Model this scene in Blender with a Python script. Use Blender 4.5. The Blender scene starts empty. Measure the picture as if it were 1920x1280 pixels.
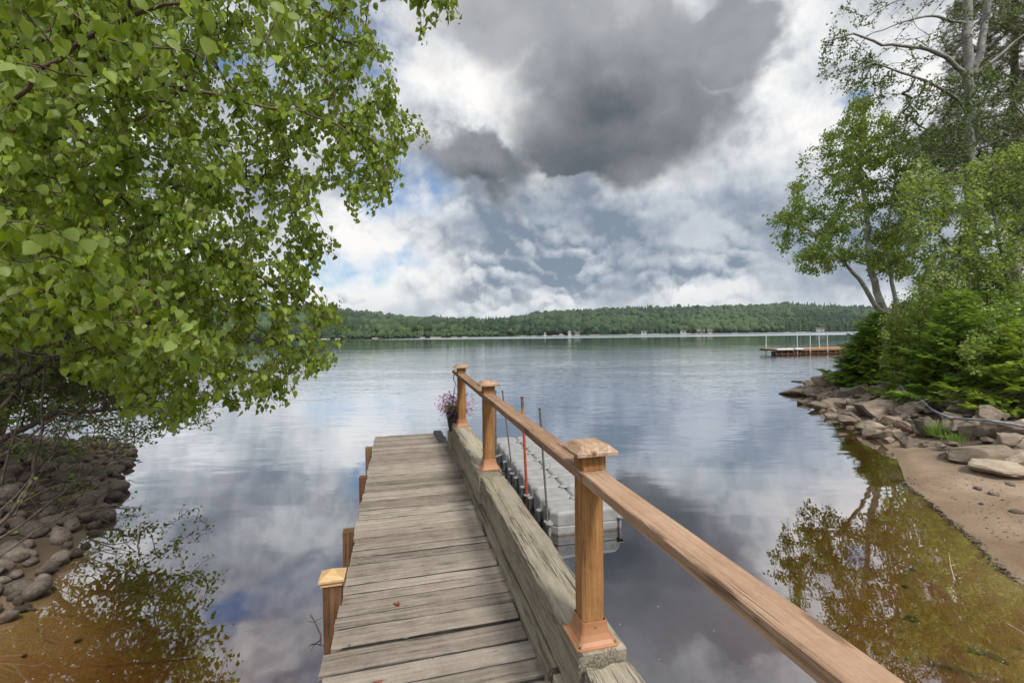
import bpy, bmesh, math, random
import numpy as np
from mathutils import Vector, Matrix

random.seed(7)
RNG = np.random.default_rng(7)
S = bpy.context.scene
COL = S.collection
rad = math.radians

# ------------------------------------------------------------------ camera
CAM = np.array([0.0, 0.0, 2.65])
FPX = 853.0
PITCH = math.atan(14.0 / FPX)
ROLL = rad(0.7)
_r0 = np.array([1.0, 0, 0])
_f = np.array([0, math.cos(PITCH), -math.sin(PITCH)])
_u0 = np.array([0, math.sin(PITCH), math.cos(PITCH)])
_r = math.cos(ROLL) * _r0 - math.sin(ROLL) * _u0
_u = math.cos(ROLL) * _u0 + math.sin(ROLL) * _r0
cd = bpy.data.cameras.new('camera')
cam = bpy.data.objects.new('camera', cd)
COL.objects.link(cam)
M = Matrix(((_r[0], _u[0], -_f[0], CAM[0]), (_r[1], _u[1], -_f[1], CAM[1]), (_r[2], _u[2], -_f[2], CAM[2]), (0, 0, 0, 1)))
cam.matrix_world = M
cd.sensor_width = 36.0
cd.lens = 36.0 * FPX / 1920.0
cd.clip_start = 0.05
cd.clip_end = 9000
S.camera = cam
S.view_settings.view_transform = 'Standard'
S.view_settings.look = 'None'
S.view_settings.exposure = 0.0
S.view_settings.gamma = 1.0
S.cycles.max_bounces = 10
S.cycles.transparent_max_bounces = 12
S.cycles.transmission_bounces = 6
S.cycles.diffuse_bounces = 3
S.cycles.glossy_bounces = 4
S.cycles.volume_bounces = 0
S.cycles.sample_clamp_indirect = 4.0
S.cycles.caustics_reflective = False
S.cycles.caustics_refractive = False


def ray(px, py):
    d = _f + _r * ((px - 960.0) / FPX) + _u * ((640.0 - py) / FPX)
    return d


def at_z(px, py, z=0.0):
    d = ray(px, py)
    return CAM + d * ((z - CAM[2]) / d[2])


def at_y(px, py, y):
    d = ray(px, py)
    return CAM + d * (y / d[1])


# ------------------------------------------------------------------ node helpers
class NT:
    def __init__(s, tree):
        s.t = tree
        s.t.nodes.clear()

    def n(s, typ, ins=None, **kw):
        nd = s.t.nodes.new(typ)
        for k, v in kw.items():
            setattr(nd, k, v)
        for k, v in (ins or {}).items():
            sock = nd.inputs[k]
            if isinstance(v, bpy.types.NodeSocket):
                s.t.links.new(v, sock)
            else:
                sock.default_value = v
        return nd

    def math(s, op, a, b=0.0, c=0.0, clamp=False):
        nd = s.n('ShaderNodeMath', {0: a, 1: b, 2: c}, operation=op)
        nd.use_clamp = clamp
        return nd.outputs[0]

    def vmath(s, op, a, b=(0, 0, 0)):
        nd = s.n('ShaderNodeVectorMath', {0: a, 1: b}, operation=op)
        return nd.outputs[0]

    def mix(s, f, a, b, blend='MIX'):
        nd = s.n('ShaderNodeMix', data_type='RGBA', blend_type=blend)
        for i, v in ((0, f), (6, a), (7, b)):
            if isinstance(v, bpy.types.NodeSocket):
                s.t.links.new(v, nd.inputs[i])
            else:
                nd.inputs[i].default_value = v if (i == 0 or len(v) == 4) else (*v, 1)
        return nd.outputs[2]

    def fmix(s, f, a, b):
        nd = s.n('ShaderNodeMix', data_type='FLOAT')
        for i, v in ((0, f), (2, a), (3, b)):
            if isinstance(v, bpy.types.NodeSocket):
                s.t.links.new(v, nd.inputs[i])
            else:
                nd.inputs[i].default_value = v
        return nd.outputs[0]

    def rng(s, v, a, b, c=0.0, d=1.0, smooth=True):
        nd = s.n('ShaderNodeMapRange', {'Value': v, 'From Min': a, 'From Max': b, 'To Min': c, 'To Max': d})
        nd.interpolation_type = 'SMOOTHSTEP' if smooth else 'LINEAR'
        return nd.outputs[0]

    def noise(s, vec, scale, detail=4, rough=0.55, dist=0.0, out=0):
        nd = s.n('ShaderNodeTexNoise', {'Vector': vec, 'Scale': scale, 'Detail': detail, 'Roughness': rough, 'Distortion': dist})
        return nd.outputs[out]

    def mapping(s, vec, scale=(1, 1, 1), loc=(0, 0, 0), rot=(0, 0, 0)):
        return s.n('ShaderNodeMapping', {'Vector': vec, 'Location': loc, 'Rotation': rot, 'Scale': scale}).outputs[0]

    def ramp(s, f, stops):
        nd = s.n('ShaderNodeValToRGB', {0: f})
        el = nd.color_ramp.elements
        while len(el) > len(stops):
            el.remove(el[-1])
        while len(el) < len(stops):
            el.new(0.5)
        for e, (p, c) in zip(el, stops):
            e.position = p
            e.color = (*c, 1) if len(c) == 3 else c
        return nd.outputs[0]

    def bump(s, h, strength=0.5, dist=0.01, normal=None):
        ins = {'Height': h, 'Strength': strength, 'Distance': dist}
        if normal is not None:
            ins['Normal'] = normal
        return s.n('ShaderNodeBump', ins).outputs[0]


# ------------------------------------------------------------------ world
SUN_AZ, SUN_EL = rad(150), rad(52)      # azimuth clockwise from +Y (the view direction)
W = bpy.data.worlds.new('World')
S.world = W
W.use_nodes = True
W.cycles.sampling_method = 'MANUAL'
W.cycles.sample_map_resolution = 512
w = NT(W.node_tree)
tc = w.n('ShaderNodeTexCoord').outputs['Generated']
dirn = w.vmath('NORMALIZE', tc)
sx = w.n('ShaderNodeSeparateXYZ', {0: dirn})
X, Y, Z = sx.outputs
az = w.math('ARCTAN2', X, Y)
el = w.math('ARCSINE', Z)
ael = w.n('ShaderNodeCombineXYZ', {0: az, 1: el, 2: 0.0}).outputs[0]


def azel(px, py):
    d = ray(px, py)
    d = d / np.linalg.norm(d)
    return math.atan2(d[0], d[1]), math.asin(d[2])


# stretched direction coordinates: finer towards the horizon, seamless in azimuth
elw = w.math('POWER', w.math('MAXIMUM', el, 0.001), 0.62)
hx = w.math('MULTIPLY', w.math('SINE', az), 1.0)
hy = w.math('MULTIPLY', w.math('COSINE', az), 1.0)
nP = w.n('ShaderNodeCombineXYZ', {0: hx, 1: hy, 2: w.math('MULTIPLY', elw, 1.25)}).outputs[0]
fine = w.noise(dirn, 8.0, 7, 0.6, 0.0, out=1)
warp = w.vmath('SUBTRACT', fine, (0.5, 0.5, 0.5))
warp2 = w.vmath('SUBTRACT', w.noise(dirn, 2.8, 3, 0.55, out=1), (0.5, 0.5, 0.5))
aelw = w.vmath('ADD', ael, w.vmath('ADD', w.vmath('MULTIPLY', warp, (0.14, 0.12, 0)), w.vmath('MULTIPLY', warp2, (0.22, 0.16, 0))))


def blob(px, py, rx, ry, soft=0.45, src=None):
    a, e = azel(px, py)
    k = 1.0 / FPX
    cr = math.cos(math.atan((px - 960) / FPX)) ** 2
    v = w.mapping(src or aelw, (1, 1, 1), (-a, -e, 0))
    v = w.vmath('MULTIPLY', v, (1 / (rx * k * cr), 1 / (ry * k * math.cos(e) * math.sqrt(cr)), 0))
    L = w.n('ShaderNodeVectorMath', {0: v}, operation='LENGTH').outputs['Value']
    return w.rng(L, 1.0 + soft, 1.0 - soft, 0, 1)


def union(bs):
    o = bs[0]
    for b in bs[1:]:
        o = w.math('MAXIMUM', o, b)
    return o


def field(vec, scale):
    a = w.noise(vec, scale, 9, 0.56, 0.35)
    return a


# billows: rounded cells of several sizes read twice, the second time a step towards the light: lit tops, grey bases
def billow(vec, scale, det=2):
    tot = None
    for i in range(det):
        nd = w.n('ShaderNodeTexVoronoi', {'Vector': vec, 'Scale': scale * 2.2 ** i, 'Randomness': 1.0}, feature='F1')
        d_ = nd.outputs['Distance']
        t = w.math('MULTIPLY', w.math('SUBTRACT', 1.0, w.math('MULTIPLY', d_, d_)), 0.62 if i == 0 else 0.38)
        tot = t if tot is None else w.math('ADD', tot, t)
    return tot


wv_ = w.vmath('MULTIPLY', w.vmath('SUBTRACT', w.noise(dirn, 4.5, 6, 0.62, out=1), (0.5, 0.5, 0.5)), (0.15, 0.15, 0.15))
dw = w.vmath('ADD', dirn, wv_)
dw = w.vmath('MULTIPLY', dw, (1, 1, 1.25))
dw2 = w.vmath('ADD', dw, (0.012, 0, 0.03))
hi_a = billow(dw, 5.5); hi_b = billow(dw2, 5.5)
lo_a = billow(dw, 10.5); lo_b = billow(w.vmath('ADD', dw, (0.005, 0, 0.015)), 10.5)
lowm = w.rng(el, 0.34, 0.10, 0, 1)
relief = w.math('SUBTRACT', hi_b, hi_a)
relief_lo = w.math('SUBTRACT', lo_b, lo_a)
puff = w.rng(w.noise(dirn, 5.0, 2, 0.5), 0.42, 0.60, 0.15, 1.3)
fr_a = w.noise(dirn, 9.0, 6, 0.6); fr_b = w.noise(w.vmath('ADD', dirn, (0.008, 0, 0.016)), 9.0, 6, 0.6)
shade = w.math('MULTIPLY', puff, w.fmix(lowm, w.math('MULTIPLY', relief, -0.7), w.math('MULTIPLY', relief_lo, -1.9)))
shade = w.math('ADD', shade, w.math('MULTIPLY', w.math('SUBTRACT', fr_a, fr_b), 1.1))
bil = w.fmix(lowm, hi_a, lo_a)
big = w.noise(dw, 2.6, 6, 0.58)
fC = fr_a
lum = w.math('ADD', w.math('ADD', 0.55, shade), w.math('ADD', w.math('MULTIPLY', w.math('SUBTRACT', big, 0.5), 2.6), w.math('MULTIPLY', w.math('SUBTRACT', bil, 0.7), 0.5)))
bright = union([blob(1560, 190, 190, 200, 0.5), blob(1680, -60, 420, 220, 0.5), blob(810, 190, 120, 110, 0.9), blob(905, 230, 60, 80, 0.8), blob(1530, 180, 120, 150, .5),
                blob(560, 244, 130, 75, .5), blob(300, 390, 160, 60, .5), blob(1290, 566, 420, 16, 0.6), blob(720, 410, 100, 45, 0.6), blob(1350, 335, 200, 38, .5), blob(1340, 445, 60, 22, .6), blob(620, 250, 300, 90, .8)])
lum = w.math('ADD', lum, w.math('MULTIPLY', bright, 0.22))
lum = w.math('ADD', lum, w.math('MULTIPLY', union([blob(1540, 170, 150, 180, .6), blob(1750, 0, 420, 220, .6), blob(1560, 300, 110, 120, .6), blob(1490, 170, 90, 190, .5), blob(790, 520, 190, 46, 0.5), blob(1345, 445, 60, 20, .6)]), 0.34))
lum = w.math('SUBTRACT', lum, w.math('MULTIPLY', union([blob(450, 340, 170, 60, .5), blob(640, 170, 60, 60, .6), blob(990, 505, 120, 26, .5)]), 0.22))
lum = w.math('MINIMUM', w.math('MAXIMUM', lum, 0.12), 1.0)
cloud = w.ramp(lum, [(0.0, (0.20, 0.24, 0.30)), (0.30, (0.34, 0.38, 0.44)), (0.52, (0.52, 0.55, 0.59)), (0.76, (0.80, 0.82, 0.84)), (1.0, (1.03, 1.01, 0.99))])
# slate band of further clouds
slate = union([blob(1230, 455, 400, 75, 0.4), blob(1430, 430, 260, 100, 0.45), blob(960, 430, 170, 45, .5), blob(1000, 520, 130, 30, .5), blob(1300, 520, 300, 26, .4)])
slatec = w.mix(w.math('ADD', w.math('MULTIPLY', w.math('SUBTRACT', lum, 0.15), 0.62), w.math('MULTIPLY', shade, 0.6), clamp=True), (0.20, 0.265, 0.35, 1), (0.80, 0.84, 0.89, 1))
cloud = w.mix(w.math('MULTIPLY', slate, 0.92), cloud, slatec)
# near dark masses
aeld = w.vmath('ADD', aelw, w.n('ShaderNodeCombineXYZ', {0: w.math('MULTIPLY', w.math('SUBTRACT', hi_a, .7), 0.15), 1: w.math('MULTIPLY', w.math('SUBTRACT', hi_a, .7), 0.22), 2: 0.0}).outputs[0])
dark = union([blob(1150, 180, 205, 150, 0.32, aeld), blob(1140, 290, 190, 85, 0.3, aeld), blob(1345, 115, 85, 62, 0.32, aeld), blob(1050, 0, 230, 110, .6, aeld), blob(1240, 240, 110, 90, .35, aeld), blob(1060, 355, 80, 35, .35, aeld)])
dark2 = blob(890, 330, 120, 58, 0.36, aeld)
dk = w.math('MAXIMUM', dark, w.math('MULTIPLY', dark2, 0.95))
core = union([blob(1110, 310, 240, 95, 0.9), blob(885, 350, 100, 44, 0.9), blob(1150, 220, 150, 110, .9)])
dv = w.math('ADD', w.math('ADD', 0.72, w.math('MULTIPLY', core, -0.66)), w.math('ADD', w.math('MULTIPLY', relief, -0.35), w.math('MULTIPLY', w.math('SUBTRACT', big, .5), 1.3)), clamp=True)
darkc = w.mix(dv, (0.095, 0.11, 0.13, 1), (0.47, 0.48, 0.51, 1))
cloud = w.mix(w.math('MULTIPLY', dk, 0.96), cloud, darkc)
# horizon veil
hv = w.rng(el, 0.11, 0.02, 0, 0.55)
cloud = w.mix(hv, cloud, (0.62, 0.68, 0.74, 1))
# blue gaps, the Nishita sky
sky = w.n('ShaderNodeTexSky', sky_type='NISHITA')
sky.sun_disc = False
sky.sun_elevation = SUN_EL
sky.sun_rotation = SUN_AZ
sky.air_density = 1.2
sky.dust_density = 0.6
gap = union([blob(690, 60, 70, 90, 0.7), blob(760, 345, 75, 55, 0.5), blob(675, 495, 75, 30, 0.5), blob(785, 488, 30, 16, 0.6), blob(1560, 190, 30, 14, 0.6),
             blob(500, 120, 110, 48, 0.45), blob(300, 60, 200, 40, 0.5), blob(520, -190, 120, 120, 0.5)])
gapn = w.math('MULTIPLY', gap, w.rng(fC, 0.36, 0.55, 1.0, 0.35))
cl10 = w.vmath('SCALE', cloud)
cl10.node.inputs['Scale'].default_value = 10.0
skyb = w.vmath('MULTIPLY', sky.outputs[0], (0.9, 1.05, 1.25))
col = w.mix(gapn, cl10, skyb)
# overhead and behind the viewer the unseen clouds are brightened as added fill light
over = w.math('MAXIMUM', w.rng(el, rad(42), rad(62), 0, 1), w.math('MULTIPLY', w.rng(Y, 0.15, -0.5, 0, 1), w.rng(el, 0.1, 0.5, 0.3, 1)))
gain = w.n('ShaderNodeVectorMath', {0: col, 'Scale': w.fmix(over, 1.0, 1.9)}, operation='SCALE').outputs[0]
below = w.rng(Z, -0.01, -0.03, 0, 1)
fin = w.mix(below, gain, (1.5, 1.6, 1.5, 1))
bg = w.n('ShaderNodeBackground', {'Color': fin, 'Strength': 0.1})
w.t.links.new(bg.outputs[0], w.n('ShaderNodeOutputWorld').inputs[0])

# ------------------------------------------------------------------ sun
sl = bpy.data.lights.new('sun', 'SUN')
sl.energy = 3.8
sl.angle = rad(8)
sl.color = (1.0, 0.95, 0.87)
so = bpy.data.objects.new('sun', sl)
COL.objects.link(so)
sd = Vector((math.sin(SUN_AZ) * math.cos(SUN_EL), math.cos(SUN_AZ) * math.cos(SUN_EL), math.sin(SUN_EL)))
so.rotation_euler = sd.to_track_quat('Z', 'Y').to_euler()
so.location = (0, 0, 30)


# ------------------------------------------------------------------ materials
MATS = {}


def mat(name):
    m = bpy.data.materials.new(name)
    m.use_nodes = True
    n = NT(m.node_tree)
    MATS[name] = m
    return m, n


def finish(n, shader, disp=None, vol=None):
    o = n.n('ShaderNodeOutputMaterial')
    n.t.links.new(shader, o.inputs['Surface'])
    if vol is not None:
        n.t.links.new(vol, o.inputs['Volume'])


def bsdf(n, color, rough=0.7, normal=None, spec=0.3, metal=0.0, **kw):
    ins = {'Base Color': color, 'Roughness': rough, 'Metallic': metal, 'Specular IOR Level': spec}
    if normal is not None:
        ins['Normal'] = normal
    ins.update(kw)
    return n.n('ShaderNodeBsdfPrincipled', ins).outputs[0]


def wood(name, stops, crack=0.5, crack_col=(0.03, 0.025, 0.02), moss=None, rough=0.8, gscale=1.0, knot=True, spec=0.15, bump=0.35, dist=0.5, lx=1.0):
    m, n = mat(name)
    wc = n.n('ShaderNodeAttribute', attribute_name='wc').outputs['Vector']
    tint = n.n('ShaderNodeAttribute', attribute_name='tint').outputs['Fac']
    g1 = n.noise(n.mapping(wc, (1.6 * lx, 45 * gscale, 45 * gscale)), 1.3, 4, 0.6, dist)
    g2 = n.noise(n.mapping(wc, (6.0, 260 * gscale, 260 * gscale)), 1.0, 3, 0.6, 0.2)
    blot = n.noise(wc, 7.0, 6, 0.7)
    speck = n.noise(wc, 90.0, 3, 0.7)
    f = n.math('ADD', n.math('MULTIPLY', g1, 0.36), n.math('ADD', n.math('MULTIPLY', g2, 0.22), n.math('MULTIPLY', blot, 0.28)))
    f = n.math('ADD', f, n.math('ADD', 0.0, n.math('MULTIPLY', speck, 0.14)))
    f = n.math('ADD', f, n.math('MULTIPLY', n.math('SUBTRACT', tint, 0.5), 0.15))
    c = n.ramp(f, stops)
    if knot:
        kn = n.n('ShaderNodeTexVoronoi', {'Vector': n.mapping(wc, (1.7, 8, 8)), 'Scale': 1.0, 'Randomness': 1.0}).outputs['Distance']
        kf = n.rng(kn, 0.11, 0.06, 0, 1)
        c = n.mix(n.math('MULTIPLY', kf, 0.6), c, tuple(0.45 * v for v in stops[0][1]))
    ck = n.noise(n.mapping(wc, (1.3 * lx, 60 * gscale, 60 * gscale), (7, 3, 1)), 1.0, 4, 0.6, dist)
    cf = n.rng(n.math('ABSOLUTE', n.math('SUBTRACT', ck, 0.5)), 0.020 * crack, 0.0, 0, 1)
    cf = n.math('MULTIPLY', cf, n.rng(n.noise(n.mapping(wc, (1.2, 7, 7)), 1.5, 2), 0.42, 0.56, 0, 1))
    c = n.mix(n.math('MULTIPLY', cf, 0.85), c, crack_col)
    if moss:
        mz = n.noise(wc, 9.0, 5, 0.7)
        c = n.mix(n.rng(mz, 0.48, 0.72, 0, 0.6), c, moss)
    hgt = n.math('SUBTRACT', n.math('ADD', n.math('MULTIPLY', g1, 0.4), n.math('MULTIPLY', g2, 0.35)), n.math('MULTIPLY', cf, 1.4))
    b = n.bump(hgt, bump, 0.004)
    finish(n, bsdf(n, c, rough, b, spec))
    return m


wood('deck_wood', [(0.34, (0.115, 0.092, 0.073)), (0.5, (0.235, 0.200, 0.165)), (0.66, (0.355, 0.310, 0.262))], 0.9, dist=.2, lx=.7)
wood('timber_wood', [(0.34, (0.18, 0.155, 0.115)), (0.5, (0.295, 0.258, 0.195)), (0.66, (0.40, 0.355, 0.275))], 2.2, moss=(0.24, 0.225, 0.14), gscale=1.25, bump=.6, dist=.08, lx=.4)
wood('rail_wood', [(0.36, (0.16, 0.095, 0.058)), (0.5, (0.29, 0.18, 0.115)), (0.64, (0.40, 0.275, 0.185))], 0.9, dist=.3, lx=.6)
wood('post_wood', [(0.36, (0.16, 0.072, 0.024)), (0.5, (0.28, 0.142, 0.055)), (0.64, (0.38, 0.215, 0.095))], 0.7)
wood('cap_wood', [(0.36, (0.16, 0.09, 0.05)), (0.5, (0.30, 0.185, 0.115)), (0.64, (0.46, 0.35, 0.26))], 1.2)
wood('pile_wood', [(0.36, (0.07, 0.035, 0.018)), (0.5, (0.16, 0.085, 0.045)), (0.64, (0.26, 0.16, 0.09))], 1.2)
wood('new_cap_wood', [(0.36, (0.36, 0.22, 0.10)), (0.5, (0.48, 0.31, 0.155)), (0.64, (0.56, 0.39, 0.22))], 0.3, knot=False)
wood('dock_wood', [(0.36, (0.22, 0.12, 0.06)), (0.5, (0.40, 0.24, 0.13)), (0.64, (0.52, 0.36, 0.22))], 0.7)


def simple(name, c1, c2, scale=6.0, rough=0.6, bump=0.2, bd=0.01, spec=0.3, metal=0.0, detail=5):
    m, n = mat(name)
    p = n.n('ShaderNodeTexCoord').outputs['Object']
    f = n.noise(p, scale, detail, 0.6)
    c = n.mix(n.rng(f, 0.3, 0.7), c1, c2)
    finish(n, bsdf(n, c, rough, n.bump(f, bump, bd), spec, metal))
    return m


simple('copper_paint', (0.29, 0.13, 0.06), (0.37, 0.18, 0.09), 9, 0.5, 0.15, 0.002, 0.4)
simple('steel', (0.10, 0.095, 0.085), (0.24, 0.22, 0.20), 25, 0.5, 0.2, 0.002, 0.5, 0.6)
simple('red_paint', (0.30, 0.05, 0.03), (0.45, 0.085, 0.05), 14, 0.5, 0.2, 0.002)
simple('orange_paint', (0.62, 0.22, 0.03), (0.5, 0.16, 0.03), 14, 0.5, 0.2, 0.002)
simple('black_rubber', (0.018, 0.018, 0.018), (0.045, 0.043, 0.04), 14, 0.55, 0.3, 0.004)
simple('hose_plastic', (0.14, 0.15, 0.16), (0.24, 0.25, 0.265), 14, 0.45, 0.1, 0.003)
simple('white_plastic', (0.50, 0.51, 0.52), (0.62, 0.62, 0.62), 5, 0.4, 0.05, 0.002)
simple('white_siding', (0.42, 0.42, 0.40), (0.52, 0.52, 0.50), 1, 0.6, 0.1, 0.01)
simple('tan_siding', (0.34, 0.27, 0.20), (0.45, 0.38, 0.30), 1, 0.6, 0.1, 0.01)
simple('brown_siding', (0.14, 0.09, 0.06), (0.20, 0.14, 0.10), 1, 0.6, 0.1, 0.01)
simple('dark_roof', (0.09, 0.085, 0.085), (0.17, 0.155, 0.15), 2, 0.8, 0.1, 0.01)
simple('window_glass', (0.03, 0.035, 0.04), (0.05, 0.06, 0.07), 1, 0.15, 0.0, 0.01, 0.6)
simple('twig_bark', (0.055, 0.040, 0.032), (0.15, 0.115, 0.095), 12, 0.85, 0.4, 0.004)
simple('dry_twig', (0.22, 0.165, 0.115), (0.42, 0.34, 0.26), 12, 0.85, 0.3, 0.004)
simple('spruce_bark', (0.05, 0.035, 0.028), (0.12, 0.09, 0.07), 12, 0.9, 0.4, 0.01)
simple('pot_plastic', (0.03, 0.045, 0.035), (0.05, 0.07, 0.055), 8, 0.5, 0.05, 0.002)
simple('petal_purple', (0.24, 0.03, 0.20), (0.50, 0.12, 0.38), 30, 0.6, 0, 0.01)
simple('petal_yellow', (0.60, 0.45, 0.05), (0.5, 0.5, 0.08), 30, 0.6, 0, 0.01)
simple('red_leaf', (0.18, 0.04, 0.02), (0.28, 0.07, 0.03), 30, 0.6, 0, 0.01)
simple('debris', (0.022, 0.018, 0.014), (0.09, 0.07, 0.05), 30, 0.9, 0.5, 0.01)
simple('wet_log', (0.14, 0.075, 0.04), (0.28, 0.16, 0.08), 9, 0.8, 0.5, 0.01)


def leafmat(name, dark, light, under=None, trans=0.42, tcol=None, gloss=0.42, spec=0.35):
    m, n = mat(name)
    tint = n.n('ShaderNodeAttribute', attribute_name='tint').outputs['Fac']
    geo = n.n('ShaderNodeNewGeometry')
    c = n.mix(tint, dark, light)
    if under:
        c = n.mix(n.math('MULTIPLY', geo.outputs['Backfacing'], 0.8), c, under)
    tcl = n.mix(0.5, c, tcol or tuple(min(1, v * 1.6) for v in light), 'MIX')
    p = bsdf(n, c, gloss, None, spec)
    tr = n.n('ShaderNodeBsdfTranslucent', {'Color': tcl}).outputs[0]
    mx = n.n('ShaderNodeMixShader', {0: trans, 1: p, 2: tr}).outputs[0]
    finish(n, mx)
    return m


leafmat('birch_leaf', (0.050, 0.095, 0.010), (0.28, 0.37, 0.045), (0.23, 0.31, 0.09), 0.44, (0.60, 0.75, 0.02), 0.45, 0.22)
leafmat('birch_leaf_far', (0.085, 0.15, 0.022), (0.25, 0.36, 0.06), None, 0.48, (0.5, 0.62, 0.05))
leafmat('maple_leaf', (0.08, 0.15, 0.03), (0.31, 0.42, 0.09), None, 0.45, (0.45, 0.55, 0.06))
leafmat('poplar_leaf', (0.06, 0.10, 0.025), (0.17, 0.23, 0.06), None, 0.35, (0.2, 0.3, 0.05))
leafmat('spruce_needle', (0.06, 0.13, 0.02), (0.24, 0.37, 0.05), None, 0.35, (0.35, 0.48, 0.03), 0.5)
leafmat('young_spruce_needle', (0.07, 0.15, 0.02), (0.32, 0.43, 0.04), None, 0.35, (0.45, 0.55, 0.03), 0.5)
leafmat('pine_needle', (0.08, 0.09, 0.03), (0.19, 0.19, 0.06), None, 0.2, (0.15, 0.18, 0.05), 0.6)
leafmat('cedar_leaf', (0.035, 0.045, 0.014), (0.11, 0.12, 0.035), None, 0.2, (0.10, 0.14, 0.03), 0.6)
leafmat('shrub_leaf', (0.09, 0.16, 0.02), (0.30, 0.42, 0.06), None, 0.4, (0.30, 0.46, 0.05))
leafmat('grass_blade', (0.08, 0.15, 0.03), (0.25, 0.36, 0.07), None, 0.4)
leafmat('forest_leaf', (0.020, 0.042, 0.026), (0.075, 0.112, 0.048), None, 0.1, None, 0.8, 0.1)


def bark(name, base, mark, amount=0.5, sc=1.0):
    m, n = mat(name)
    p = n.n('ShaderNodeTexCoord').outputs['Object']
    f = n.noise(n.mapping(p, (3 * sc, 3 * sc, 22 * sc)), 1.6, 5, 0.6, 0.4)
    g = n.noise(p, 5 * sc, 5, 0.6)
    c = n.mix(n.rng(g, 0.35, 0.7), base, tuple(0.62 * v for v in base))
    c = n.mix(n.rng(f, 0.62 - 0.1 * amount, 0.72 - .1 * amount, 0, 0.9), c, mark)
    finish(n, bsdf(n, c, 0.75, n.bump(n.math('ADD', f, g), 0.5, 0.015), 0.2))


bark('white_bark', (0.50, 0.47, 0.42), (0.06, 0.05, 0.045), 0.6)
bark('poplar_bark', (0.31, 0.30, 0.28), (0.09, 0.085, 0.08), 1.0, 1.4)
bark('grey_bark', (0.19, 0.17, 0.15), (0.06, 0.05, 0.045), 0.8)
bark('birch_twig_bark', (0.12, 0.085, 0.065), (0.05, 0.035, 0.03), 0.8)

# rocks
def rockmat(name, a, b, c3, scale=2.5):
    m, n = mat(name)
    oi = n.n('ShaderNodeObjectInfo')
    p0 = n.n('ShaderNodeTexCoord').outputs['Object']
    off = n.n('ShaderNodeCombineXYZ', {0: n.math('MULTIPLY', oi.outputs['Random'], 31.0), 1: n.math('MULTIPLY', oi.outputs['Random'], 17.0), 2: 0.0}).outputs[0]
    p = n.vmath('ADD', p0, off)
    f = n.noise(p, scale, 7, 0.65, 0.3)
    st = n.noise(n.mapping(p, (1.5, 1.5, 9), rot=(0.5, 0.3, 0)), scale, 6, 0.65, 0.5)
    k = n.math('ADD', n.math('MULTIPLY', f, 0.6), n.math('MULTIPLY', st, 0.4))
    cc = n.ramp(k, [(0.3, a), (0.5, b), (0.72, c3)])
    v = n.math('ADD', 0.62, n.math('MULTIPLY', oi.outputs['Random'], 0.7))
    cc = n.mix(1.0, cc, n.n('ShaderNodeCombineColor', {0: v, 1: v, 2: v}).outputs[0], 'MULTIPLY')
    geo = n.n('ShaderNodeNewGeometry')
    zz = n.n('ShaderNodeSeparateXYZ', {0: geo.outputs['Position']}).outputs[2]
    zz = n.math('ADD', zz, n.math('MULTIPLY', n.math('SUBTRACT', f, .5), 0.08))
    wet = n.rng(zz, 0.12, 0.03, 0, 1)       # the wetted line just above the water
    cc = n.mix(wet, cc, n.mix(1.0, cc, (0.40, 0.36, 0.30, 1), 'MULTIPLY'))
    fine = n.noise(p, scale * 9, 6, 0.7)
    hgt = n.math('ADD', n.math('MULTIPLY', k, 1.0), n.math('MULTIPLY', fine, 0.25))
    finish(n, bsdf(n, cc, n.fmix(wet, 0.85, 0.4), n.bump(hgt, 0.8, 0.06), 0.3))


rockmat('riprap_stone', (0.085, 0.063, 0.046), (0.215, 0.17, 0.13), (0.40, 0.33, 0.26), 3.2)
rockmat('pale_stone', (0.17, 0.125, 0.085), (0.27, 0.215, 0.16), (0.37, 0.31, 0.24))
rockmat('round_stone', (0.10, 0.078, 0.062), (0.235, 0.19, 0.155), (0.42, 0.355, 0.30), 7)

# ground: sand, lake bed, soil
m, n = mat('ground')
geo = n.n('ShaderNodeNewGeometry')
pos = geo.outputs['Position']
zz = n.n('ShaderNodeSeparateXYZ', {0: pos}).outputs[2]
soil = n.n('ShaderNodeAttribute', attribute_name='tint').outputs['Fac']
n1 = n.noise(pos, 1.1, 6, 0.65, 0.3)
n2 = n.noise(pos, 60, 3, 0.7)
n3 = n.noise(n.mapping(pos, (2.2, 5, 5), rot=(0, 0, 0.6)), 1.3, 6, 0.7, 0.8)
sand = n.ramp(n.math('ADD', n.math('MULTIPLY', n1, 0.5), n.math('MULTIPLY', n2, 0.5)), [(0.32, (0.17, 0.108, 0.072)), (0.5, (0.26, 0.19, 0.13)), (0.68, (0.40, 0.31, 0.23))])
bedc = n.ramp(n.math('ADD', n.math('MULTIPLY', n1, 0.6), n.math('MULTIPLY', n2, 0.4)), [(0.3, (0.42, 0.26, 0.09)), (0.5, (0.66, 0.43, 0.18)), (0.7, (0.78, 0.55, 0.28))])
weed = n.rng(n3, 0.58, 0.70, 0, 0.75)
bedc = n.mix(n.math('MULTIPLY', weed, 0.8), bedc, (0.13, 0.09, 0.03, 1))
zj = n.math('ADD', zz, n.math('MULTIPLY', n.math('SUBTRACT', n1, 0.5), 0.05))
gc = n.mix(n.rng(zz, 0.004, -0.02, 0, 1), sand, bedc)
wetb = n.rng(zj, 0.10, 0.02, 0, 1)
gc = n.mix(n.math('MULTIPLY', wetb, 0.5), gc, n.mix(1.0, gc, (0.55, 0.5, 0.42, 1), 'MULTIPLY'))
soilc = n.ramp(n1, [(0.3, (0.03, 0.022, 0.016)), (0.55, (0.085, 0.062, 0.045)), (0.75, (0.14, 0.11, 0.08))])
gc = n.mix(soil, gc, soilc)
peb = n.n('ShaderNodeTexVoronoi', {'Vector': pos, 'Scale': 22.0}).outputs['Distance']
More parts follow.
